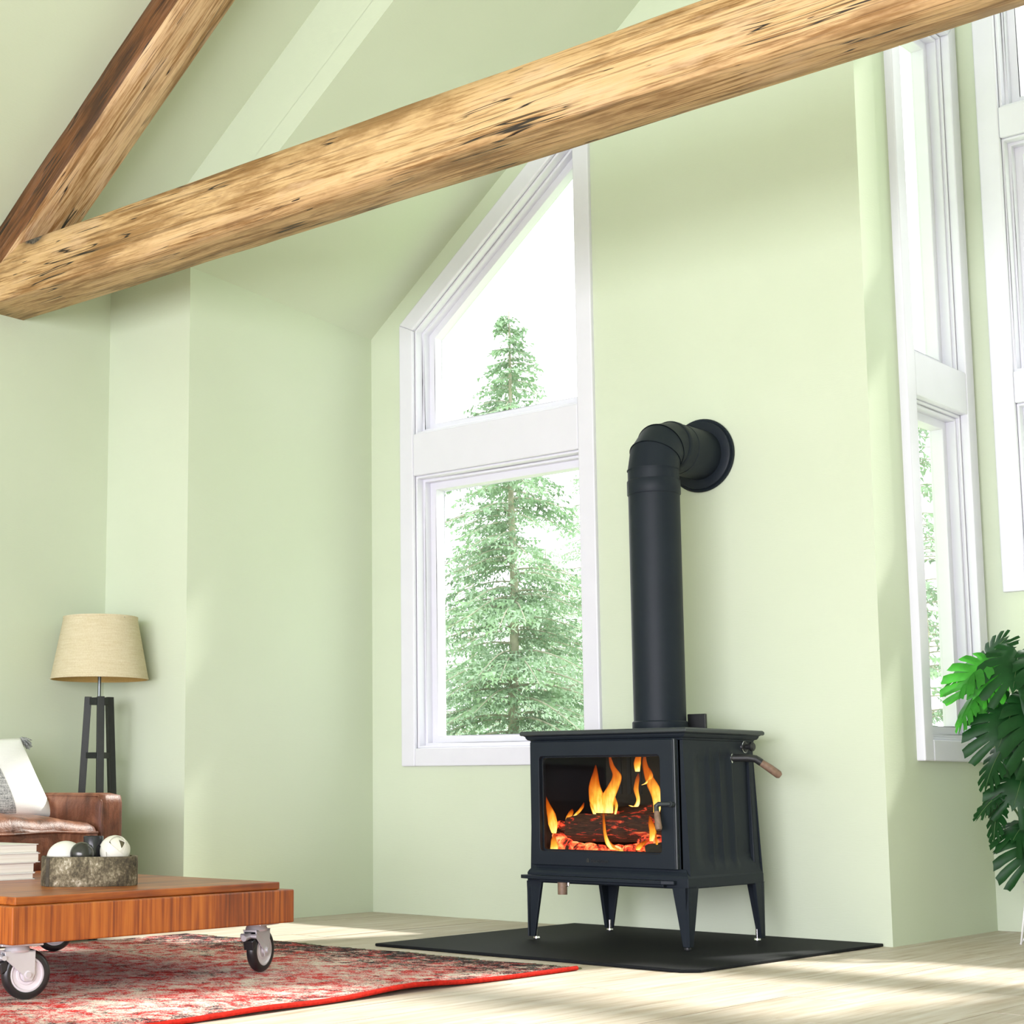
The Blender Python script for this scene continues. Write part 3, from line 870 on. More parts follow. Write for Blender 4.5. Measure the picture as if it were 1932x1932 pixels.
fo = bpy.data.objects.new('tmp_text', fcu); sc.collection.objects.link(fo)
dg = bpy.context.evaluated_depsgraph_get()
tm = bpy.data.meshes.new_from_object(fo.evaluated_get(dg))
tv = [(-3.674 + p.co.x * .80, dy0 - .0008 - p.co.z, .3145 + p.co.y) for p in tm.vertices]
tf_ = [tuple(p.vertices) for p in tm.polygons]
bpy.data.objects.remove(fo)
mb = MB(); mb.add(tv, tf_)
mb.prism([(-3.693, .314), (-3.680, .314), (-3.680, .324), (-3.6865, .332), (-3.693, .324)], XZ, dy0 - .0014, dy0)
mb.build('lettering', M['black'], door)
# side controls
mb = MB()
mb.lathe([(.021, 0), (.022, .004), (.018, .006), (.010, .008), (.010, .022), (.017, .026), (.018, .036), (.013, .041), (0, .042)], (SX1 + .001, 5.835, .752), 20, axis=(1, 0, 0))
mb.build('thermostat_knob', M['black'], st, smooth='auto')
mb = MB()
mb.lathe([(.023, -.002), (.0235, .003), (.020, .0045)], (SX1 + .001, 5.835, .752), 24, axis=(1, 0, 0))
mb.build('knob_washer', M['chrome'], st, smooth='auto')
mb = MB()
mb.tube([(SX1 - .01, 5.742, .708), (SX1 + .055, 5.765, .708), (SX1 + .078, 5.778, .704), (SX1 + .095, 5.790, .690)], .0145, 14)
dl = mb.build('damper_lever', M['black'], st, smooth='auto')
mb = MB()
mb.tube([(SX1 + .092, 5.788, .692), (SX1 + .12, 5.81, .668), (SX1 + .145, 5.83, .644), (SX1 + .150, 5.834, .639)], [.0135, .0155, .0155, .010], 14)
mb.build('wood_grip', M['grip'], dl, smooth='auto')
mb = MB(); mb.lathe([(.019, 0), (.0205, .004), (.016, .006)], (SX1 - .004, 5.742, .708), 20, axis=(1, .3, 0))
mb.build('chrome_collar', M['chrome'], dl, smooth='auto')
# firebox lining
mb = MB()
mb.box((fx0 - .02, SY1 - .05, fz0 - .02), (fx1 + .02, SY1 - .03, fz1 + .02))
mb.box((fx0 - .02, SY0 + .05, fz0 - .02), (fx0, SY1 - .04, fz1 + .02))
mb.box((fx1, SY0 + .05, fz0 - .02), (fx1 + .02, SY1 - .04, fz1 + .02))
mb.box((fx0 - .02, SY0 + .03, fz0 - .03), (fx1 + .02, SY1 - .04, fz0 - .012))
mb.box((fx0 - .02, SY0 + .03, fz1 + .005), (fx1 + .02, SY1 - .04, fz1 + .02))
mb.build('fire_brick_lining', M['firebrick'], st)
# upright grooves of the back plate and a baffle block
mb = MB()
for gx in (-3.86, -3.815, -3.765): mb.box((gx, SY1 - .056, .57), (gx + .017, SY1 - .05, .73))
mb.build('back_slot', M['black'], st)

# ------------------------------------------------------------------ the fire
def log(name, p0, p1, r, label, m, seed, ends=True):
    rnd = random.Random(seed)
    p0, p1 = Vector(p0), Vector(p1)
    n, k = 14, 22
    ax = (p1 - p0).normalized()
    a = Vector((0, 0, 1)); a = (a - ax * a.dot(ax)).normalized(); c = ax.cross(a)
    ph = [rnd.uniform(-1, 1) for _ in range(k)]
    vs = []
    for i in range(n + 1):
        t = i / n
        for j in range(k):
            an = 2 * PI * j / k
            rr = r * (1 + .10 * ph[j] + .05 * math.sin(t * 9 + j) + rnd.uniform(-.03, .03)) * (0.90 if i in (0, n) else 1)
            vs.append(p0 + (p1 - p0) * t + a * rr * math.cos(an) + c * rr * math.sin(an))
    fs = [(i * k + j, i * k + (j + 1) % k, (i + 1) * k + (j + 1) % k, (i + 1) * k + j) for i in range(n) for j in range(k)]
    root = thing(name, tuple(p0), label, 'log')
    mb = MB(); mb.add(vs, fs); mb.build('bark', m, root, smooth=True)
    for e, ii in ((p0, 0), (p1, n)):
        mb = MB()
        ring = vs[ii * k:(ii + 1) * k]
        s = -1 if ii == 0 else 1
        mb.add(ring + [e + ax * s * .006], [(j, (j + 1) % k, k) for j in range(k)])
        mb.build('cut_end', M['log_end'], root, smooth=True)
    return root
log('firewood_log', (-3.835, 5.465, .440), (-3.325, 5.475, .455), .052, 'thick charred front log with glowing red left end lying behind the stove glass', M['log'], 3)
log('firewood_log', (-3.72, 5.60, .475), (-3.345, 5.63, .510), .045, 'charred log at the back of the fire above the front log', M['log'], 4)
log('firewood_log', (-3.455, 5.408, .352), (-3.365, 5.45, .372), .030, 'small black charcoal chunk in the lower right of the fire', M['firebrick'], 6)
# ember bed
rnd = random.Random(2)
mb = MB()
for (px, py, pz, r_) in ((-3.875, 5.45, .40, .030), (-3.87, 5.46, .445, .026), (-3.845, 5.435, .375, .032), (-3.80, 5.425, .365, .030), (-3.755, 5.42, .362, .030), (-3.71, 5.42, .362, .032), (-3.66, 5.415, .36, .028), (-3.60, 5.415, .358, .026), (-3.53, 5.42, .362, .03), (-3.47, 5.44, .392, .034), (-3.43, 5.44, .40, .03), (-3.40, 5.56, .545, .025), (-3.44, 5.56, .54, .022)):
    mb.ball((px, py, pz), (r_ * 1.3, r_ * .8, r_ * .75), 12, 8, Matrix.Rotation(rnd.uniform(-.4, .4), 3, 'Y'))
for i in range(90):
    px = rnd.uniform(-3.83, -3.35); py = rnd.uniform(5.43, 5.72)
    r_ = rnd.uniform(.012, .028)
    mb.ball((px, py, .340 + rnd.uniform(0, .020)), (r_ * 1.3, r_, r_ * .8), 8, 5, Matrix.Rotation(rnd.uniform(0, 6), 3, 'Z'))
eb = mb.build('ember_bed', M['ember'], loc=(-3.6, 5.55, .335), smooth=True)
tag(eb, 'glowing red and orange ember bed on the stove floor', 'embers'); eb['kind'] = 'stuff'
# flames: bent tapering tongues with a real round body
def flame(pts, rads, flat=0.45):
    mb = MB()
    n, sub = 16, 5
    P = [Vector(p) for p in pts]
    cp, cr = [], []
    for i in range(len(P) - 1):
        for s in range(sub):
            t = s / sub
            p0 = P[max(0, i - 1)]; p1 = P[i]; p2 = P[i + 1]; p3 = P[min(len(P) - 1, i + 2)]
            cp.append(0.5 * ((2 * p1) + (p2 - p0) * t + (2 * p0 - 5 * p1 + 4 * p2 - p3) * t * t + (3 * p1 - p0 - 3 * p2 + p3) * t ** 3))
            cr.append(rads[i] * (1 - t) + rads[i + 1] * t)
    cp.append(P[-1]); cr.append(rads[-1])
    vs = []
    for p, r_ in zip(cp, cr):
        for k in range(n):
            a = 2 * PI * k / n
            vs.append((p.x + r_ * math.cos(a), p.y + r_ * flat * math.sin(a), p.z))
    m_ = len(cp)
    fs = [(i * n + k, i * n + (k + 1) % n, (i + 1) * n + (k + 1) % n, (i + 1) * n + k) for i in range(m_ - 1) for k in range(n)]
    fs += [tuple(range(n))[::-1], tuple(range((m_ - 1) * n, m_ * n))]
    mb.add(vs, fs)
    return mb
def fl_obj(specs, label):
    p0 = specs[0][0][0]
    root = thing('flame', tuple(p0), label, 'flame', None)
    for pts, rads in specs:
        flame(pts, rads).build('tongue', M['flame'], root, smooth=True)
    return root
FY = 5.445
def f_(x, z, y=FY):
    k = y / 5.37          # outline sizes were taken at the door plane; deeper flames are that much larger
    return (x * k, y, 0.6 + (z - 0.6) * k)
fl_obj([([f_(-3.625, .50), f_(-3.640, .545), f_(-3.655, .60), f_(-3.650, .655), f_(-3.648, .682)], [.030, .040, .026, .010, .001]),
        ([f_(-3.60, .50), f_(-3.600, .55), f_(-3.570, .60), f_(-3.553, .64), f_(-3.575, .68), f_(-3.588, .735)], [.025, .034, .026, .020, .010, .001]),
        ([f_(-3.655, .488, 5.462), f_(-3.668, .53, 5.462), f_(-3.665, .58, 5.462), f_(-3.662, .61, 5.462)], [.006, .010, .008, .001]),
        ([f_(-3.565, .495, 5.462), f_(-3.560, .53, 5.462), f_(-3.575, .57, 5.462), f_(-3.58, .60, 5.462)], [.004, .008, .010, .001])],
       'tall central forked yellow flame rising above the front log')
fl_obj([([f_(-3.575, .365, 5.395), f_(-3.598, .385, 5.395), f_(-3.612, .42, 5.395), f_(-3.616, .46, 5.395), f_(-3.618, .51, 5.40)], [.016, .012, .007, .006, .004]),
        ([f_(-3.52, .352, 5.395), f_(-3.545, .362, 5.395), f_(-3.575, .372, 5.395), f_(-3.60, .40, 5.395)], [.006, .012, .012, .004])],
       'thin curved yellow flame licking down the front of the log')
fl_obj([([f_(-3.848, .42, 5.40), f_(-3.852, .455, 5.40), f_(-3.860, .495, 5.40), f_(-3.876, .535, 5.40), f_(-3.888, .570, 5.40)], [.010, .022, .020, .009, .001])],
       'slender orange flame on the far left side of the firebox')
fl_obj([([f_(-3.850, .355, 5.40), f_(-3.847, .372, 5.40), f_(-3.850, .395, 5.40), f_(-3.845, .425, 5.40)], [.018, .018, .012, .001])],
       'low yellow flame in the lower left corner of the firebox')
fl_obj([([f_(-3.785, .470), f_(-3.775, .485), f_(-3.765, .503), f_(-3.76, .515)], [.008, .014, .011, .001]),
        ([f_(-3.755, .485), f_(-3.735, .50), f_(-3.715, .52), f_(-3.705, .54)], [.005, .009, .008, .001])],
       'small flickering flame over the left end of the front log')
fl_obj([([f_(-3.50, .53, 5.54), f_(-3.475, .525, 5.54), f_(-3.462, .55, 5.54), f_(-3.470, .59, 5.54), f_(-3.462, .63, 5.54), f_(-3.458, .650, 5.54)], [.006, .012, .008, .011, .009, .001]),
        ([f_(-3.462, .655, 5.545), f_(-3.462, .685, 5.545), f_(-3.455, .715, 5.545), f_(-3.452, .730, 5.545)], [.010, .016, .012, .002])],
       'upright orange flame above the back log right of centre')
fl_obj([([f_(-3.385, .50, 5.53), f_(-3.378, .55, 5.53), f_(-3.395, .60, 5.53), f_(-3.415, .64, 5.53), f_(-3.43, .69, 5.53), f_(-3.425, .73, 5.53)], [.012, .022, .026, .018, .010, .001]),
        ([f_(-3.445, .605, 5.525), f_(-3.42, .615, 5.525), f_(-3.405, .64, 5.525), f_(-3.41, .67, 5.525)], [.003, .009, .011, .001])],
       'wispy dark orange flame climbing at the right of the firebox')
fl_obj([([f_(-3.410, .40, 5.415), f_(-3.402, .43, 5.415), f_(-3.408, .46, 5.415), f_(-3.415, .495, 5.415)], [.008, .015, .013, .001]),
        ([f_(-3.375, .36, 5.412), f_(-3.385, .385, 5.412), f_(-3.39, .42, 5.412), f_(-3.392, .45, 5.412)], [.003, .005, .004, .001])],
       'orange flame at the right end of the front log')
fl_obj([([f_(-3.47, .365, 5.41), f_(-3.455, .385, 5.41), f_(-3.43, .40, 5.41), f_(-3.41, .408, 5.41)], [.008, .016, .012, .003])],
       'pale yellow low flame above the small charcoal chunk')

# ------------------------------------------------------------------ stove pipe
PX, PY, PR, PZ = -3.593, 5.745, .103, 1.985
pipe = thing('stove_pipe', (PX, PY, .815), 'matte black stove pipe rising from the stove and bending into the wall', 'pipe')
def ringtube(name, c0, axis, prof, m=ir):
    mb = MB(); mb.lathe(prof, c0, 56, axis=axis)
    return mb.build(name, m, pipe, smooth='auto')
ringtube('flue_collar', (PX, PY, 0), (0, 0, 1), [(PR + .004, .815), (PR + .006, .820), (PR + .006, .852), (PR + .002, .856)])
ringtube('pipe_section', (PX, PY, 0), (0, 0, 1), [(PR, .853), (PR, 1.775)])
ringtube('pipe_band', (PX, PY, 0), (0, 0, 1), [(PR + .002, 1.766), (PR + .004, 1.769), (PR + .004, 1.823), (PR + .002, 1.826)])
ringtube('pipe_neck', (PX, PY, 0), (0, 0, 1), [(PR, 1.826), (PR, 1.868)])
ER = .118
ecy, ecz = PY + ER, PZ - ER
def ering(ang, r):
    """ring of the elbow at bend angle ang (0 = vertical run)"""
    a = math.radians(ang)
    cy, cz = ecy - ER * math.cos(a), ecz + ER * math.sin(a)
    return [(PX + r * math.cos(2 * PI * k / 56), cy - r * math.cos(a) * math.sin(2 * PI * k / 56), cz + r * math.sin(a) * math.sin(2 * PI * k / 56)) for k in range(56)]
def loft(rings):
    mb = MB(); k = 56
    vs = [q for r_ in rings for q in r_]
    mb.add(vs, [(i * k + j, i * k + (j + 1) % k, (i + 1) * k + (j + 1) % k, (i + 1) * k + j) for i in range(len(rings) - 1) for j in range(k)])
    return mb
seams = [0, 30, 60, 90]
for i in range(3):
    # straight gore between two mitre planes, with a small crimp bead at its start
    loft([ering(seams[i], PR + .003), ering(seams[i] + 1.2, PR + .003), ering(seams[i] + 1.4, PR), ering(seams[i + 1], PR)]).build('elbow_gore', ir, pipe, smooth='auto')
ringtube('elbow_bead', (PX, 0, PZ), (0, 1, 0), [(PR + .001, ecy - .004), (PR + .004, ecy), (PR + .004, ecy + .018), (PR, ecy + .020)])
ringtube('wall_pipe', (PX, 0, PZ), (0, 1, 0), [(PR, ecy + .018), (PR, ecy + .07), (PR + .002, ecy + .072), (PR + .002, YA - .004)])
ringtube('wall_flange', (PX, 0, PZ), (0, 1, 0), [(.155, YA - .001), (.157, YA - .010), (.153, YA - .016), (.146, YA - .014), (.144, YA - .022), (.136, YA - .026), (.110, YA - .024), (.100, YA - .024)])

# ------------------------------------------------------------------ rug
RZ = .010
RX0, RX1, RY0, RY1 = -5.15, -3.262, 1.3, 4.64
nx, ny = 40, 80
def rugz(x, y):
    e = max(0.0, (x - (RX1 - .10)) / .10)
    return RZ + 0.014 * e * math.exp(-((y - 3.82) / .22) ** 2) + 0.006 * e * math.exp(-((y - 3.2) / .2) ** 2)
def rugxy(i, j):
    x = RX0 + (RX1 - RX0) * i / nx; y = RY0 + (RY1 - RY0) * j / ny
    if j == ny: y += .012 * math.sin(x * 9.0) + .008 * math.sin(x * 23)
    if i == nx: x += .006 * math.sin(y * 4.5)
    return x, y
vs = []
for i in range(nx + 1):
    for j in range(ny + 1):
        x, y = rugxy(i, j); vs.append((x, y, rugz(x, y)))
o0 = len(vs)
for i in range(nx + 1):
    for j in range(ny + 1):
        x, y = rugxy(i, j); vs.append((x, y, max(.0015, rugz(x, y) - .008)))
fs = []
for i in range(nx):
    for j in range(ny):
        a = i * (ny + 1) + j
        q = (a, a + ny + 1, a + ny + 2, a + 1)
        fs += [q, tuple(k + o0 for k in q[::-1])]
for i in range(nx):
    for j in (0, ny):
        a = i * (ny + 1) + j; fs.append((a, a + ny + 1, a + ny + 1 + o0, a + o0))
for j in range(ny):
    for i in (0, nx):
        a = i * (ny + 1) + j; fs.append((a, a + 1, a + 1 + o0, a + o0))
rug = thing('area_rug', (RX0 - .6, 1.1, 0), 'faded red and cream patterned rug on the floor under the coffee table', 'rug')
mb = MB(); mb.add(vs, fs); mb.build('pile', M['rug'], rug)
mb = MB()
mb.tube([(rugxy(nx, j)[0] + .004, rugxy(nx, j)[1], rugz(*rugxy(nx, j)) - .002) for j in range(ny + 1)], .0075, 8)
mb.build('binding', M['rug_red'], rug, smooth=True)
mb = MB(); rnd = random.Random(11)
for k in range(420):
    x = RX0 + (RX1 - RX0) * k / 420.0
    y = RY1 + .012 * math.sin(x * 9.0) + .008 * math.sin(x * 23)
    dx, L = rnd.uniform(-.02, .02), rnd.uniform(.035, .065)
    mb.hexa([(x, y - .01, .0015), (x + .0025, y - .01, .0015), (x + dx + .0025, y + L, .0015), (x + dx, y + L, .0015)],
            [(x, y - .01, .009), (x + .0025, y - .01, .009), (x + dx + .0025, y + L, .004), (x + dx, y + L, .004)])
fr = mb.build('fringe', M['fringe'], rug); fr['kind'] = 'stuff'

# ------------------------------------------------------------------ coffee table on casters
TX0, TX1, TY0, TY1 = -5.02, -3.825, 2.805, 3.908
ct_ = thing('coffee_table', (-4.4, 3.35, RZ), 'low orange-brown wooden coffee table on industrial casters standing on the red rug', 'table')
mb = MB()
mb.box((TX0, TY0, .168), (TX1, TY1, .272))
mb.build('frame', M['table_side'], ct_, bevel=0.004)
MB().box((TX0 + .03, TY0 + .03, .2725), (TX1 - .03, TY1 - .036, .2955)).build('table_top', M['table_top'], ct_, bevel=0.003)
def caster(c, axis, bolt=True):
    """c: wheel centre, axis: horizontal axle direction pointing out of the visible face"""
    c = Vector(c); a = Vector((axis[0], axis[1], 0)).normalized(); up = Vector((0, 0, 1)); t = a.cross(up)
    W = c.z - RZ
    def P(u, w, d): return c + t * u + up * w + a * d
    top = .168 - c.z
    cr = MB()
    cr.prism([(-.035, -.05), (.085, -.05), (.085, .05), (-.035, .05)], lambda u, w, d: P(u, d, w), top - .007, top)
    root = cr.build('caster', M['zinc'], ct_, bevel=0.002)
    sw = MB(); sw.lathe([(.034, top - .026), (.036, top - .020), (.030, top - .007)], P(.025, 0, 0), 24); sw.build('swivel', M['zinc'], root, smooth='auto')
    fk = MB()
    for s in (-1, 1):
        fk.prism([(-.012, -.018), (.012, -.018), (.016, .0), (.065, top - .045), (.068, top - .022), (-.020, top - .022), (-.020, .0)], lambda u, w, d: P(u, w, d), s * .022 - .002, s * .022 + .002)
    fk.prism([(-.020, -.024), (.068, -.024), (.068, .024), (-.020, .024)], lambda u, w, d: P(u, d, w), top - .028, top - .022)
    fk.build('fork', M['zinc'], root, bevel=0.0015)
    br = MB(); br.tube([P(.070, top - .040, -.03), P(.070, top - .040, .03)], .007, 10); br.tube([P(.068, top - .04, 0), P(.105, top - .045, 0)], .010, 10); br.build('brake_bolt', M['zinc'], root, smooth='auto')
    pd = MB(); pd.prism([(.055, top - .045), (.080, top - .055), (.074, top - .085), (.058, top - .075)], lambda u, w, d: P(u, w, d), -.018, .018); pd.build('brake_pedal', M['tyre'], root, bevel=0.003)
    ty = MB()
    prof = []
    rm, w2 = W, .0175
    for k in range(15):
        th_ = -PI / 2 + PI * k / 14
        prof.append((rm - .016 + .016 * math.cos(th_), w2 * math.sin(th_)))
    prof += [(rm - .021, w2 * .95), (rm - .021, -w2 * .95)]
    ty.lathe(prof, c, 44, axis=a, closed=True); ty.build('tyre', M['tyre'], root, smooth='auto')
    hb = MB()
    hb.lathe([(rm - .021, -.013), (rm - .021, .014), (rm - .026, .0155), (rm - .029, .011), (.030, .010), (.028, .013), (.022, .013), (.020, .010), (.012, .012), (.011, .0245), (0, .0245)], c, 40, axis=a)
    hb.build('hub', M['hub'], root, smooth='auto')
    ax_ = MB(); ax_.tube([P(0, 0, -.031), P(0, 0, .031)], .008, 12); ax_.build('axle', M['zinc'], root, smooth='auto')
WR = .070
caster((-3.895, 2.905, RZ + WR), (1.0, -.36))
caster((-3.915, 3.845, RZ + WR), (.97, .26))
caster((-4.945, 3.81, RZ + WR), (1.0, -.5))
caster((-4.94, 2.90, RZ + WR), (.9, -.5))

# ------------------------------------------------------------------ tray and its contents
TT = .2957
tray_c = Vector((-4.155, 3.334, TT)); ta = Vector((.587, .81, 0)).normalized(); tb = Vector((.81, -.587, 0)).normalized()
def sup(th_, a, b_, n=2.7):
    c_, s_ = math.cos(th_), math.sin(th_)
    return a * math.copysign(abs(c_) ** (2 / n), c_), b_ * math.copysign(abs(s_) ** (2 / n), s_)
tr = thing('wooden_tray', tuple(tray_c), 'weathered oval wooden tray holding ornaments on the coffee table', 'tray')
mb = MB(); K = 72
def oval(a, b_, z):
    out = []
    for k in range(K):
        u, w = sup(2 * PI * k / K, a, b_)
        out.append(tray_c + ta * u + tb * w + Vector((0, 0, z)))
    return out
rings = [oval(.147, .083, 0), oval(.149, .085, .004), oval(.149, .085, .086), oval(.147, .083, .090), oval(.141, .077, .090), oval(.139, .075, .087), oval(.139, .075, .0355)]
vs = [p for r_ in rings for p in r_]
fs = [(i * K + k, i * K + (k + 1) % K, (i + 1) * K + (k + 1) % K, (i + 1) * K + k) for i in range(len(rings) - 1) for k in range(K)]
fs += [tuple(range(K))[::-1], tuple(range(6 * K, 7 * K))]
mb.add(vs, fs); mb.build('tray_body', M['tray'], tr, smooth='auto')
mb = MB()
ks = [p for p in range(K)]
# one dark stave near the left end of the visible side
seg = []
for th_ in (0.0, .14):
    u, w = sup(2.48 + th_, .1505, .0865)
    seg.append((u, w))
for (u, w) in []: pass
mb.hexa([tray_c + ta * seg[0][0] + tb * seg[0][1] + Vector((0, 0, .001)), tray_c + ta * seg[1][0] + tb * seg[1][1] + Vector((0, 0, .001)), tray_c + ta * seg[1][0] * .97 + tb * seg[1][1] * .95 + Vector((0, 0, .001)), tray_c + ta * seg[0][0] * .97 + tb * seg[0][1] * .95 + Vector((0, 0, .001))],
        [tray_c + ta * seg[0][0] + tb * seg[0][1] + Vector((0, 0, .088)), tray_c + ta * seg[1][0] + tb * seg[1][1] + Vector((0, 0, .088)), tray_c + ta * seg[1][0] * .97 + tb * seg[1][1] * .95 + Vector((0, 0, .088)), tray_c + ta * seg[0][0] * .97 + tb * seg[0][1] * .95 + Vector((0, 0, .088))])
mb.build('dark_stave', M['tray_band'], tr)
TB = TT + .036
def at_tray(u, w, z): return tray_c + ta * u + tb * w + Vector((0, 0, z - TT))
q = at_tray(-.074, -.022, TB + .050)
egg = thing('egg_stone', (q.x, q.y, TB), 'large white egg-shaped ornament lying left in the wooden tray', 'ornament')
rot_e = Matrix(((ta.x, tb.x, 0), (ta.y, tb.y, 0), (0, 0, 1)))
MB().ball(q, (.058, .040, .050), 32, 20, rot_e).build('shell', M['stone'], egg, smooth=True)
mb = MB(); mb.tube([q + rot_e @ Vector((.0582 * math.cos(t * 2 * PI / 40), .0402 * math.sin(t * 2 * PI / 40), .004)) for t in range(41)], .0007, 6)
mb.build('seam', M['stone_line'], egg)
q = at_tray(-.025, .047, TB + .026)
bb = MB(); qb = at_tray(-.026, .034, TB); bb.ball((qb.x, qb.y, TB + .0605), .0375, 32, 20)
tag(bb.build('black_ball', M['pearl'], loc=(qb.x, qb.y, TB + .0215), smooth=True), 'shiny black pearl ball in front in the wooden tray', 'ornament')
qc = at_tray(.012, -.038, TB)
cp_ = MB(); cp_.lathe([(.030, 0), (.0315, .003), (.0315, .112), (.0305, .114), (.028, .112), (.028, .02), (0, .02)], (qc.x, qc.y, TB), 36)
tag(cp_.build('candle_holder', M['navy'], loc=(qc.x, qc.y, TB), smooth='auto'), 'black cylindrical candle holder behind the balls in the tray', 'candle holder')
qw = at_tray(.078, -.008, TB + .066)
wb = thing('woven_ball', (qw.x, qw.y, TB), 'white ball woven of bleached wood strips at the right of the tray', 'ornament')
MB().ball(qw, .0455, 24, 14).build('core', M['core'], wb, smooth=True)
rnd = random.Random(21)
for k in range(7):
    axv = Vector((rnd.uniform(-1, 1), rnd.uniform(-1, 1), rnd.uniform(-1, 1))).normalized()
    mb = MB()
    r0 = .0478 + .0016 * (k % 3)
    hw = .0135
    mb.lathe([(math.sqrt(r0 ** 2 - hw ** 2) , -hw), (r0 - .001, -hw * .5), (r0, 0), (r0 - .001, hw * .5), (math.sqrt(r0 ** 2 - hw ** 2), hw), (math.sqrt(r0 ** 2 - hw ** 2) - .002, hw), (r0 - .003, 0), (math.sqrt(r0 ** 2 - hw ** 2) - .002, -hw)], qw, 40, axis=axv, closed=True)
    mb.build('strip', M['bleached'], wb, smooth='auto')

# ------------------------------------------------------------------ books
z = TT
books = [(.021, -4.560, 3.428, 'pale book at the bottom of the stack on the coffee table'),
         (.033, -4.562, 3.432, 'thick cream-edged book second from the bottom of the stack'),
         (.031, -4.556, 3.446, 'thick pale book second from the top of the stack'),
         (.029, -4.560, 3.441, 'white book lying on top of the stack on the coffee table')]
for i, (h, bx, by, lab) in enumerate(books):
    rt = thing('book', (bx - .1, by - .14, z), lab, 'book', 'books stacked on the coffee table')
    x0, y0 = bx - .21, by - .29
    mb = MB(); mb.box((x0, y0 + .006, z + .003), (bx - .004, by - .005, z + h - .003)); mb.build('pages', M['paper'], rt)
    mb = MB()
    mb.box((x0, y0, z), (bx, by, z + .0025)); mb.box((x0, y0, z + h - .0025), (bx, by, z + h))
    mb.box((x0, y0, z + .0025), (x0 + .003, by, z + h - .0025))
    mb.build('cover', M['cover_white'] if i != 1 else M['cover_white'], rt, bevel=0.0006)
    MB().box((bx - .055, by - .0045, z - .0 + .0026), (bx + .0004, by + .0004, z + .0042)).build('cover_edge', M['cover_dark'], rt)
    z += h + .0004

# ------------------------------------------------------------------ sofa
SFX = -5.2
sofa = thing('leather_sofa', (-5.6, 3.3, 0), 'worn brown leather sofa against the left wall behind the coffee table', 'sofa')
def soft_box(a, b_, nx, ny, nz, r=.03, disp=None):
    """rounded box from a subdivided cube surface"""
    bm = bmesh.new()
    bmesh.ops.create_cube(bm, size=1.0)
    bmesh.ops.subdivide_edges(bm, edges=bm.edges, cuts=max(nx, ny, nz), use_grid_fill=True)
    ax_, bx_ = Vector(a), Vector(b_)
    c = (ax_ + bx_) / 2; h = (bx_ - ax_) / 2
    vs = []
    for v_ in bm.verts:
        p = Vector((v_.co.x * 2 * h.x, v_.co.y * 2 * h.y, v_.co.z * 2 * h.z))
        inn = Vector((max(-h.x + r, min(h.x - r, p.x)), max(-h.y + r, min(h.y - r, p.y)), max(-h.z + r, min(h.z - r, p.z))))
        d = p - inn
        if d.length > 1e-9: p = inn + d.normalized() * r
        if disp: p = p + disp(p, h)
        vs.append(p + c)
    bm.verts.index_update()
    fs = [tuple(v_.index for v_ in f.verts) for f in bm.faces]
    bm.free()
    mb = MB(); mb.add(vs, fs); return mb
mb = soft_box((-6.0, 4.224, .06), (SFX, 4.345, .575), 12, 12, 12, .028)
arm = mb.build('arm', M['leather'], sofa, smooth=True)
mb = MB()
mb.tube([(SFX - .012, 4.232, .10), (SFX - .006, 4.232, .54), (SFX - .03, 4.232, .563), (-5.9, 4.232, .566)], .0035, 6)
mb.build('welt', M['leather'], arm, smooth=True)
soft_box((-6.0, 2.0, .06), (SFX - .03, 4.222, .28), 6, 6, 6, .02).build('base', M['leather'], sofa, smooth=True)
def wr(p, h):
    d = Vector((0, 0, 0))
    e = (p.y + h.y) / (2 * h.y)
    if p.z > 0:
        d.z += .066 * math.sin(PI * min(1, e * 1.0)) ** .6 * (1 - .7 * max(0, p.x / h.x) ** 4) + .004 * math.sin(p.y * 31) * (1 if p.x > h.x * .3 else .3) 
    if p.x > h.x * .8 and p.z < h.z * .6:
        d.x += .011 * math.sin(p.y * 88 + 3 * math.sin(p.y * 17) + p.z * 22) * (1 - abs(p.z) / h.z * .5)
    return d
mb = soft_box((-5.92, 2.1, .275), (SFX + .015, 4.218, .455), 44, 44, 44, .05, wr)
cu = mb.build('seat_cushion', M['leather'], sofa, smooth=True)
mb = MB(); mb.tube([(SFX + .0235, 2.2 + 1.99 * k / 30, .424 + .003 * math.sin(k)) for k in range(31)], .0055, 6); mb.build('welt', M['leather'], cu, smooth=True)
soft_box((-6.01, 2.0, .28), (-5.86, 4.22, .73), 8, 8, 8, .04).build('back', M['leather'], sofa, smooth=True)
for lx in (-5.95, SFX - .08):
    for ly in (2.1, 4.26):
        MB().lathe([(.018, 0), (.024, .062)], (lx, ly, 0), 12).build('foot', M['lamp_wood'], sofa)

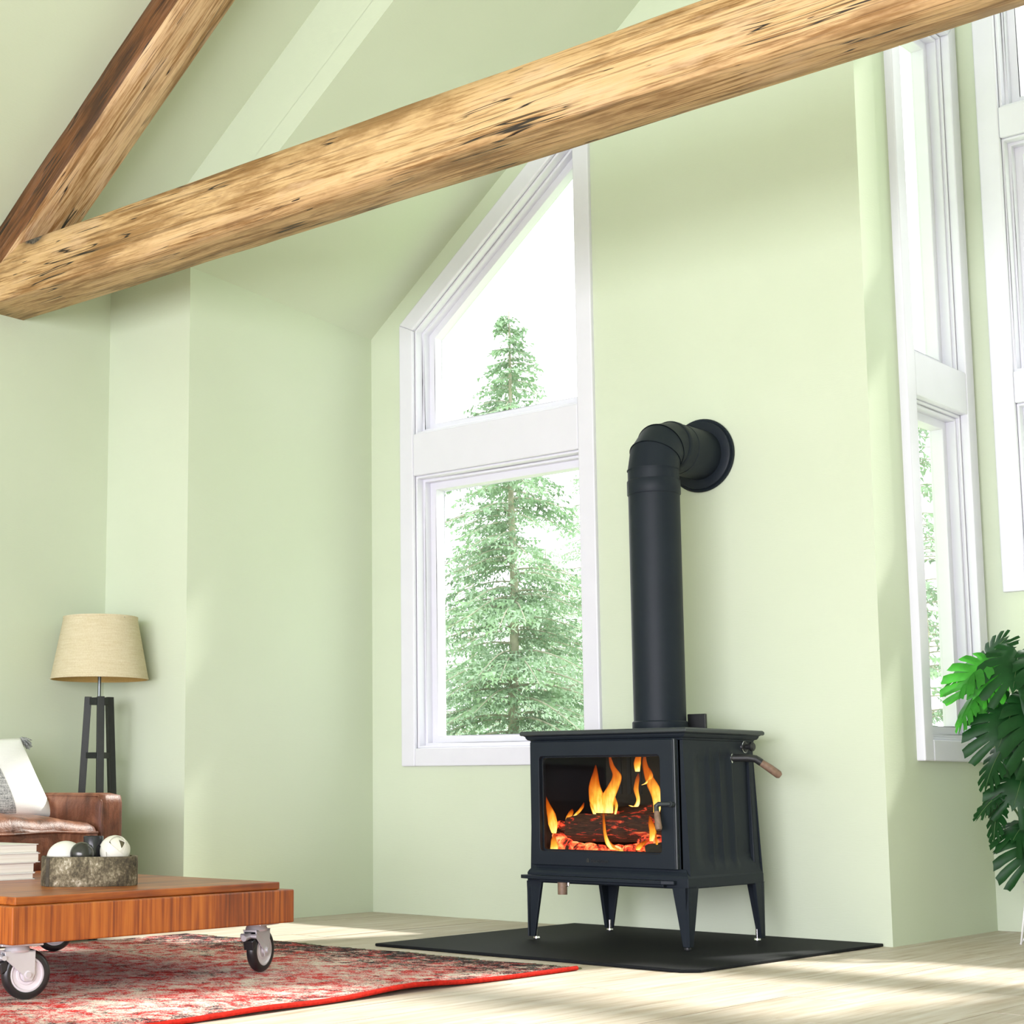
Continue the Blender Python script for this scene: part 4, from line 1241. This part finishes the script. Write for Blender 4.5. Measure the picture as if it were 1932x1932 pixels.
# throw pillow leaning in the sofa corner
pil = thing('throw_pillow', (-5.6, 4.02, .46), 'white throw pillow with a grey woven band and yarn tassels on the sofa', 'pillow')
def pillow_pt(u, w, s):
    """u, w in -1..1 over the cushion face, s = +-1 front or back"""
    e = (1 - abs(u) ** 2.6) * (1 - abs(w) ** 2.6)
    th_ = .085 * max(0, e) ** .55
    yy = u * .225 * (1 - .055 * (1 - w * w)) + .07 * (0.0 - w) * (1 if u > 0 else .8) * .9
    zz = w * .165 * (1 - .06 * (1 - u * u))
    lean = zz * .28
    return Vector((-5.585 - lean + s * th_ * .8, 3.985 + yy, .468 + .165 + zz))
def pil_mesh(u0, u1, n=22, off=0.0):
    vs, fs = [], []
    for s in (1, -1):
        o = len(vs)
        for i in range(n + 1):
            for j in range(n + 1):
                p = pillow_pt(u0 + (u1 - u0) * i / n, -1 + 2 * j / n, s)
                vs.append(p + Vector((off * s, 0, 0)))
        for i in range(n):
            for j in range(n):
                a = o + i * (n + 1) + j
                fs.append((a, a + 1, a + n + 2, a + n + 1))
    mb = MB(); mb.add(vs, fs); return mb
pil_mesh(-1, 1, 30).build('cushion', M['white_cloth'], pil, smooth=True)
pil_mesh(-.80, .02, 16, .0025).build('woven_band', M['grey_cloth'], pil, smooth=True)
rnd = random.Random(9)
for (uu, ww) in ((1, 1), (1, -1), (-1, 1), (-1, -1)):
    p = pillow_pt(uu, ww, 0)
    d = Vector((0.2, uu * 1.0, -.55 if ww > 0 else -.15)).normalized()
    if ww < 0: p = p + Vector((.03, .0, .012))
    mb = MB(); mb.ball(p + d * .006, .007, 8, 6)
    for k in range(46):
        e = (d + Vector((rnd.uniform(-.5, .5), rnd.uniform(-.5, .5), rnd.uniform(-.5, .5)))).normalized()
        L = rnd.uniform(.038, .058) * (1 if ww > 0 else .6)
        mb.tube([p, p + e * L * .6, p + e * L + Vector((0, 0, -.006))], [.0022, .002, .0012], 4)
    mb.build('tassel', M['tassel'], pil)

# ------------------------------------------------------------------ floor lamp
LX, LY = -5.795, 4.685
lampo = thing('floor_lamp', (LX, LY, 0), 'tripod floor lamp with beige linen drum shade in the corner behind the sofa arm', 'lamp')
zb_, zt_ = 1.068, 1.345
mb = MB()
mb.lathe([(.215, zb_), (.2165, zb_ + .001), (.2165, zb_ + .008), (.2148, zb_ + .009), (.1648, zt_ - .009), (.166, zt_ - .008), (.166, zt_), (.1635, zt_), (.2125, zb_)], (LX, LY, 0), 64, closed=True)
shade = mb.build('lamp_shade', M['linen'], lampo, smooth='auto')
mb = MB(); mb.lathe([(.2118, zb_ + .001), (.1628, zt_ - .002)], (LX, LY, 0), 64)
MB().add(mb.v, mb.f[:64]).build('shade_lining', M['linen_in'], shade, smooth=True)
mb = MB()
for k in range(3):
    a = 2 * PI * k / 3
    mb.tube([(LX, LY, zt_ - .04), (LX + .1655 * math.cos(a), LY + .1655 * math.sin(a), zt_ - .01)], .002, 6)
mb.build('shade_spider', M['lamp_steel'], shade)
mb = MB(); mb.tube([(LX, LY, .985), (LX, LY, 1.31)], .0075, 14); mb.build('stem', M['lamp_steel'], lampo, smooth='auto')
mb = MB(); mb.lathe([(.016, 1.18), (.018, 1.2), (.018, 1.24), (.0, 1.245)], (LX, LY, 0), 16); mb.build('socket', M['black'], lampo, smooth='auto')
# legs: three square posts that splay towards the floor
def post(p_top, p_bot, w, yaw, m, name='leg'):
    mb = MB()
    c_, s_ = math.cos(yaw), math.sin(yaw)
    def sq(p, ww): return [(p[0] + c_ * a - s_ * b_, p[1] + s_ * a + c_ * b_, p[2]) for a, b_ in ((-ww, -ww), (ww, -ww), (ww, ww), (-ww, ww))]
    mb.hexa(sq(p_bot, w), sq(p_top, w))
    return mb.build(name, m, lampo, bevel=0.0015)
rv = Vector((.729, .684, 0)); nv = Vector((.684, -.729, 0))
angs = [(-.62 * rv + .1 * nv), (.20 * rv + .70 * nv), (.62 * rv - .35 * nv)]
tops, bots = [], []
for d in angs:
    d = d.normalized()
    tp = Vector((LX, LY, .992)) + d * .048
    bt = Vector((LX, LY, 0.0)) + d * .096
    tops.append(tp); bots.append(bt)
    post(tp, bt, .0155, math.atan2(d.y, d.x), M['lamp_wood'])
def bar(z, name, hgt=.014):
    for i in range(3):
        j = (i + 1) % 3
        t = 1 - z / .992
        a = tops[i].lerp(bots[i], t); b_ = tops[j].lerp(bots[j], t)
        d = (b_ - a); L = d.length; yaw = math.atan2(d.y, d.x)
        m4 = Matrix.Translation(a) @ Matrix.Rotation(yaw, 4, 'Z')
        MB().box((0, -.007, -hgt), (L, .007, hgt), m4).build(name, M['lamp_wood'], lampo, bevel=0.001)
bar(.972, 'top_block', .016); bar(.735, 'cross_bar', .013)
MB().lathe([(.03, .96), (.03, .988), (.012, .99)], (LX, LY, 0), 16).build('hub_block', M['lamp_wood'], lampo)

# ------------------------------------------------------------------ monstera in a pot on a wire stand
PC = Vector((-2.432, 6.640, 0))
stand = thing('plant_stand', (PC.x, PC.y, 0), 'white wire plant stand on the floor in the right corner', 'plant stand')
def circ(r, z, n=40): return [(PC.x + r * math.cos(2 * PI * k / n), PC.y + r * math.sin(2 * PI * k / n), z) for k in range(n + 1)]
MB().tube(circ(.100, .235), .004, 8).build('ring', M['wire'], stand, smooth=True)
MB().tube(circ(.085, .055), .0035, 8).build('ring', M['wire'], stand, smooth=True)
ba = math.atan2(-.684, -.729)
for k in range(4):
    a = ba + PI / 2 * k
    d = Vector((math.cos(a), math.sin(a), 0)); e = Vector((-d.y, d.x, 0))
    tp = PC + d * .100 + Vector((0, 0, .235))
    f0 = PC + d * .132 + Vector((0, 0, .004))
    mb = MB(); mb.tube([tp + e * .012, f0 + e * .002, f0 - e * .002, PC + d * .085 + Vector((0, 0, .06)) - e * .012], .004, 8)
    mb.build('leg', M['wire'], stand, smooth=True)
pm = thing('potted_monstera', (PC.x, PC.y, .16), 'large monstera with split green leaves in a white pot on the wire stand', 'plant')
mb = MB(); mb.lathe([(.062, .16), (.070, .163), (.098, .268), (.108, .270), (.112, .276), (.112, .292), (.108, .296), (.100, .294), (.096, .275), (.0, .275)], (PC.x, PC.y, 0), 44)
mb.build('pot', M['pot'], pm, smooth='auto')
mb = MB(); mb.lathe([(0, .285), (.06, .284), (.0955, .278)], (PC.x, PC.y, 0), 24); mb.build('soil', M['soil'], pm, smooth=True)
rnd = random.Random(31)
def leaf_mesh(L, W, nl=6, curl=.5, fold=.25):
    """monstera blade in its own frame: stalk at origin, tip along +y, face +z"""
    S = [0, .42, .58, .74, .90, 1.0]
    KW = [1, 1, .90, .84, .80, .58]
    vs, fs = [], []
    def bz(x, y):
        r2 = (x / W) ** 2
        return fold * abs(x) * .5 - curl * (.35 * x * x / W + .45 * max(0, y - .25 * L) ** 2 / L)
    for sgn in (1, -1):
        B = []
        for j in range(nl + 1):
            t = j / nl
            ang = math.radians(152 - 122 * t ** .9)          # from the +y tip direction
            ln = W * (.66 + .52 * math.sin(PI * (.15 + .75 * t))) * (1.0 if j < nl else .9)
            root = Vector((0, L * (.02 + .86 * t ** 1.1), 0))
            tipd = Vector((math.sin(ang), math.cos(ang), 0))
            ray_ = []
            for s in S:
                p = root + tipd * ln * s + Vector((0, ln * .42 * s * s, 0))
                ray_.append(p)
            B.append(ray_)
        for j in range(nl):
            o = len(vs)
            for k, s in enumerate(S):
                for q_ in (-1, 0, 1):
                    f0 = .5 + .5 * q_ * KW[k]
                    p = B[j][k] * (1 - f0) + B[j + 1][k] * f0
                    if k == len(S) - 1: p = p + (p - (B[j][0] + B[j + 1][0]) / 2) * .05
                    x_, y_ = p.x * sgn, p.y
                    vs.append((x_, y_, bz(x_, y_) - (.006 * abs(q_) if k > 1 else 0)))
            for k in range(len(S) - 1):
                for c_ in range(2):
                    a = o + k * 3 + c_
                    fs.append((a, a + 1, a + 4, a + 3))
        # tip lobe closing the blade
    o = len(vs)
    tipv = [Vector((0, L * .86, 0)), Vector((W * .20, L * .98, 0)), Vector((0, L * 1.24, 0)), Vector((-W * .20, L * .98, 0)), Vector((0, L * 1.0, 0))]
    vs += [(p.x, p.y, bz(p.x, p.y)) for p in tipv]
    fs += [(o, o + 1, o + 4), (o + 1, o + 2, o + 4), (o + 2, o + 3, o + 4), (o + 3, o, o + 4)]
    return vs, fs
BASE = PC + Vector((0, 0, .28))
def leaf(pos, tip, face, L, W, m='leaf', curl=.5, lift=.12, backlit=False):
    """pos: where the stalk meets the blade; tip: direction of the midrib; face: direction the blade looks"""
    pos = Vector(pos); y_ = Vector(tip).normalized(); z_ = Vector(face); z_ = (z_ - y_ * z_.dot(y_)).normalized(); x_ = y_.cross(z_)
    R3 = Matrix((x_, y_, z_)).transposed()
    vs, fs = leaf_mesh(L, W, 6, curl)
    st_ = MB()
    b0 = BASE + Vector((rnd.uniform(-.03, .03), rnd.uniform(-.03, .03), 0))
    mid = b0.lerp(pos, .6) + Vector((0, 0, lift)) 
    pts = []
    for k in range(13):
        t = k / 12
        pts.append(b0 * (1 - t) ** 2 + mid * 2 * t * (1 - t) + pos * t * t)
    st_.tube(pts, [.006 - .003 * k / 12 for k in range(13)], 8)
    so = st_.build('stalk', M['stem'], pm, smooth=True)
    mb = MB(); mb.add([pos + R3 @ Vector(v_) for v_ in vs], fs)
    lo = mb.build('leaf', M[m], pm, smooth=True)
    rb = MB(); pr = []
    for k in range(9):
        yy = L * 1.1 * k / 8
        pr.append(pos + R3 @ Vector((0, yy, -curl * .45 * max(0, yy - .25 * L) ** 2 / L + .0008)))
    rb.tube(pr, [.0022 - .0014 * k / 8 for k in range(9)], 6)
    rb.build('midrib', M['stem'] if m == 'leaf' else M['leaf_backlit'], lo, smooth=True)
def W3(r_, u_, n_): return rv * r_ + Vector((0, 0, u_)) + nv * n_      # right / up / towards the room
LEAVES = [
 # pos, tip, face, L, W, material, curl
 ((-2.565, 6.484, 1.063), W3(-.60, -.78, .15), W3(-.10, .15, .95), 0.130, 0.100, 'leaf_backlit', 0.5),
 ((-2.587, 6.532, 1.104), W3(-.85, -.42, .2), W3(-.30, .75, .25), 0.150, 0.085, 'leaf_backlit', 0.8),
 ((-2.593, 6.486, 0.982), W3(-.75, -.62, .2), W3(-.60, .78, .10), 0.175, 0.055, 'leaf_backlit', 0.9),
 ((-2.605, 6.557, 1.084), W3(.35, .60, .2), W3(-.55, .3, .3), 0.110, 0.060, 'leaf', 0.5),
 ((-2.478, 6.553, 1.116), W3(-.35, -.75, .55), W3(-.1, .60, .75), 0.150, 0.115, 'leaf', 0.6),
 ((-2.412, 6.574, 1.100), W3(.20, -.75, .55), W3(.1, .65, .75), 0.170, 0.120, 'leaf', 0.6),
 ((-2.518, 6.556, 0.957), W3(-.45, -.75, .3), W3(-.15, .40, .85), 0.135, 0.090, 'leaf', 0.6),
 ((-2.498, 6.507, 0.886), W3(-.45, -.80, .3), W3(-.15, .35, .90), 0.140, 0.115, 'leaf', 0.6),
 ((-2.435, 6.538, 0.916), W3(.05, -.90, .3), W3(.15, .35, .92), 0.185, 0.125, 'leaf', 0.6),
 ((-2.528, 6.505, 0.763), W3(-.58, -.80, .1), W3(-.78, .52, .30), 0.170, 0.060, 'leaf', 0.5),
 ((-2.476, 6.541, 0.661), W3(-.40, -.80, .3), W3(-.15, .45, .85), 0.135, 0.098, 'leaf', 0.6),
 ((-2.419, 6.581, 0.682), W3(.35, -.80, .4), W3(.2, .55, .75), 0.160, 0.105, 'leaf', 0.6),
 ((-2.547, 6.501, 0.580), W3(-.80, -.58, .15), W3(-.56, .80, .14), 0.135, 0.045, 'leaf', 0.4),
 ((-2.554, 6.509, 0.563), W3(-.36, -.92, .1), W3(-.90, .36, .22), 0.160, 0.050, 'leaf', 0.4),
 ((-2.494, 6.579, 0.457), W3(-.62, -.25, .6), W3(-.1, .85, .4), 0.110, 0.080, 'leaf', 0.8),
 ((-2.454, 6.548, 0.417), W3(-.28, -.82, .4), W3(-.05, .50, .85), 0.125, 0.110, 'leaf', 0.6),
 ((-2.410, 6.603, 0.488), W3(.6, -.6, .4), W3(.2, .7, .6), 0.160, 0.105, 'leaf', 0.6),
 ((-2.390, 6.621, 0.957), W3(.75, -.4, .3), W3(.1, .75, .5), 0.170, 0.110, 'leaf', 0.6),
]
for p, t_, f_v, L, W, m_, cu_ in LEAVES:
    leaf(p, t_, f_v, L, W, m_, cu_, lift=.10 if p[2] > .6 else .05)

# ------------------------------------------------------------------ outdoors
g = MB().box((-60, YE + 0.6, -.5), (30, 70, -.35))
g.box((-60, YB - 30, -.5), (XL - .6, YE + 0.6, -.35))
g.box((XL - .6, YB - 30, -.5), (30, YB - .4, -.35))
structure(g.build('ground', M['grass'], loc=(0, 0, -.4)))
def spruce(x, y, H, R, seed, label, m='needle', tri=1.0, z0=-.36, droop=.5):
    rnd = random.Random(seed)
    t = thing('spruce_tree', (x, y, z0), label, 'tree')
    tk = MB(); tk.tube([(x + .03 * math.sin(k * 1.3) * (1 - k / 12), y, z0 + H * k / 12) for k in range(13)], [.022 * H * .55 * (1 - k / 12.4) + .004 for k in range(13)], 10)
    tk.build('trunk', M['bark'], t, smooth=True)
    bm_, nd = MB(), MB()
    zc = .06 * H
    while zc < H * .985:
        f = 1 - zc / H
        for k in range(rnd.randint(5, 8)):
            a = rnd.uniform(0, 2 * PI)
            L = R * (f ** .82) * rnd.uniform(.65, 1.1) + .03
            d = Vector((math.cos(a), math.sin(a), 0))
            p0 = Vector((x, y, z0 + zc + rnd.uniform(-.05, .05)))
            pts = []
            n = max(4, int(L / .09))
            for i in range(n + 1):
                s = i / n
                pts.append(p0 + d * L * s + Vector((0, 0, L * (.18 * s - droop * 1.15 * s * s + .28 * s ** 3))))
            bm_.tube(pts, [.0085 * L * (1 - i / (n + .6)) + .0018 for i in range(n + 1)], 5, cap=False)
            side = Vector((-d.y, d.x, 0))
            for i in range(1, n + 1):
                s = i / n
                for sg in (-1, 1):
                    for _ in range(2 if tri >= 1 else 1):
                        l2 = (.10 + .26 * L * (1 - .75 * s)) * rnd.uniform(.55, 1.1)
                        e = (side * sg * rnd.uniform(.7, 1.1) + d * rnd.uniform(.3, .9) + Vector((0, 0, rnd.uniform(-.75, .05)))).normalized()
                        q0 = pts[i - 1].lerp(pts[i], rnd.random())
                        q1 = q0 + e * l2
                        # a twig carries pairs of drooping needle blades
                        m_ = max(2, int(l2 / .035))
                        for u in range(m_):
                            c0 = q0.lerp(q1, u / m_); c1 = q0.lerp(q1, (u + 1) / m_)
                            w = Vector((rnd.uniform(-1, 1), rnd.uniform(-1, 1), rnd.uniform(-1.4, .1))).normalized() * rnd.uniform(.026, .055)
                            nd.add([c0, c1, c0.lerp(c1, .8) + w], [(0, 1, 2)])
        zc += rnd.uniform(.08, .13) * (1.0 + .35 * f)
    bm_.build('branches', M['bark'], t)['kind'] = 'stuff'
    nd.build('needles', M[m], t)['kind'] = 'stuff'
    return t
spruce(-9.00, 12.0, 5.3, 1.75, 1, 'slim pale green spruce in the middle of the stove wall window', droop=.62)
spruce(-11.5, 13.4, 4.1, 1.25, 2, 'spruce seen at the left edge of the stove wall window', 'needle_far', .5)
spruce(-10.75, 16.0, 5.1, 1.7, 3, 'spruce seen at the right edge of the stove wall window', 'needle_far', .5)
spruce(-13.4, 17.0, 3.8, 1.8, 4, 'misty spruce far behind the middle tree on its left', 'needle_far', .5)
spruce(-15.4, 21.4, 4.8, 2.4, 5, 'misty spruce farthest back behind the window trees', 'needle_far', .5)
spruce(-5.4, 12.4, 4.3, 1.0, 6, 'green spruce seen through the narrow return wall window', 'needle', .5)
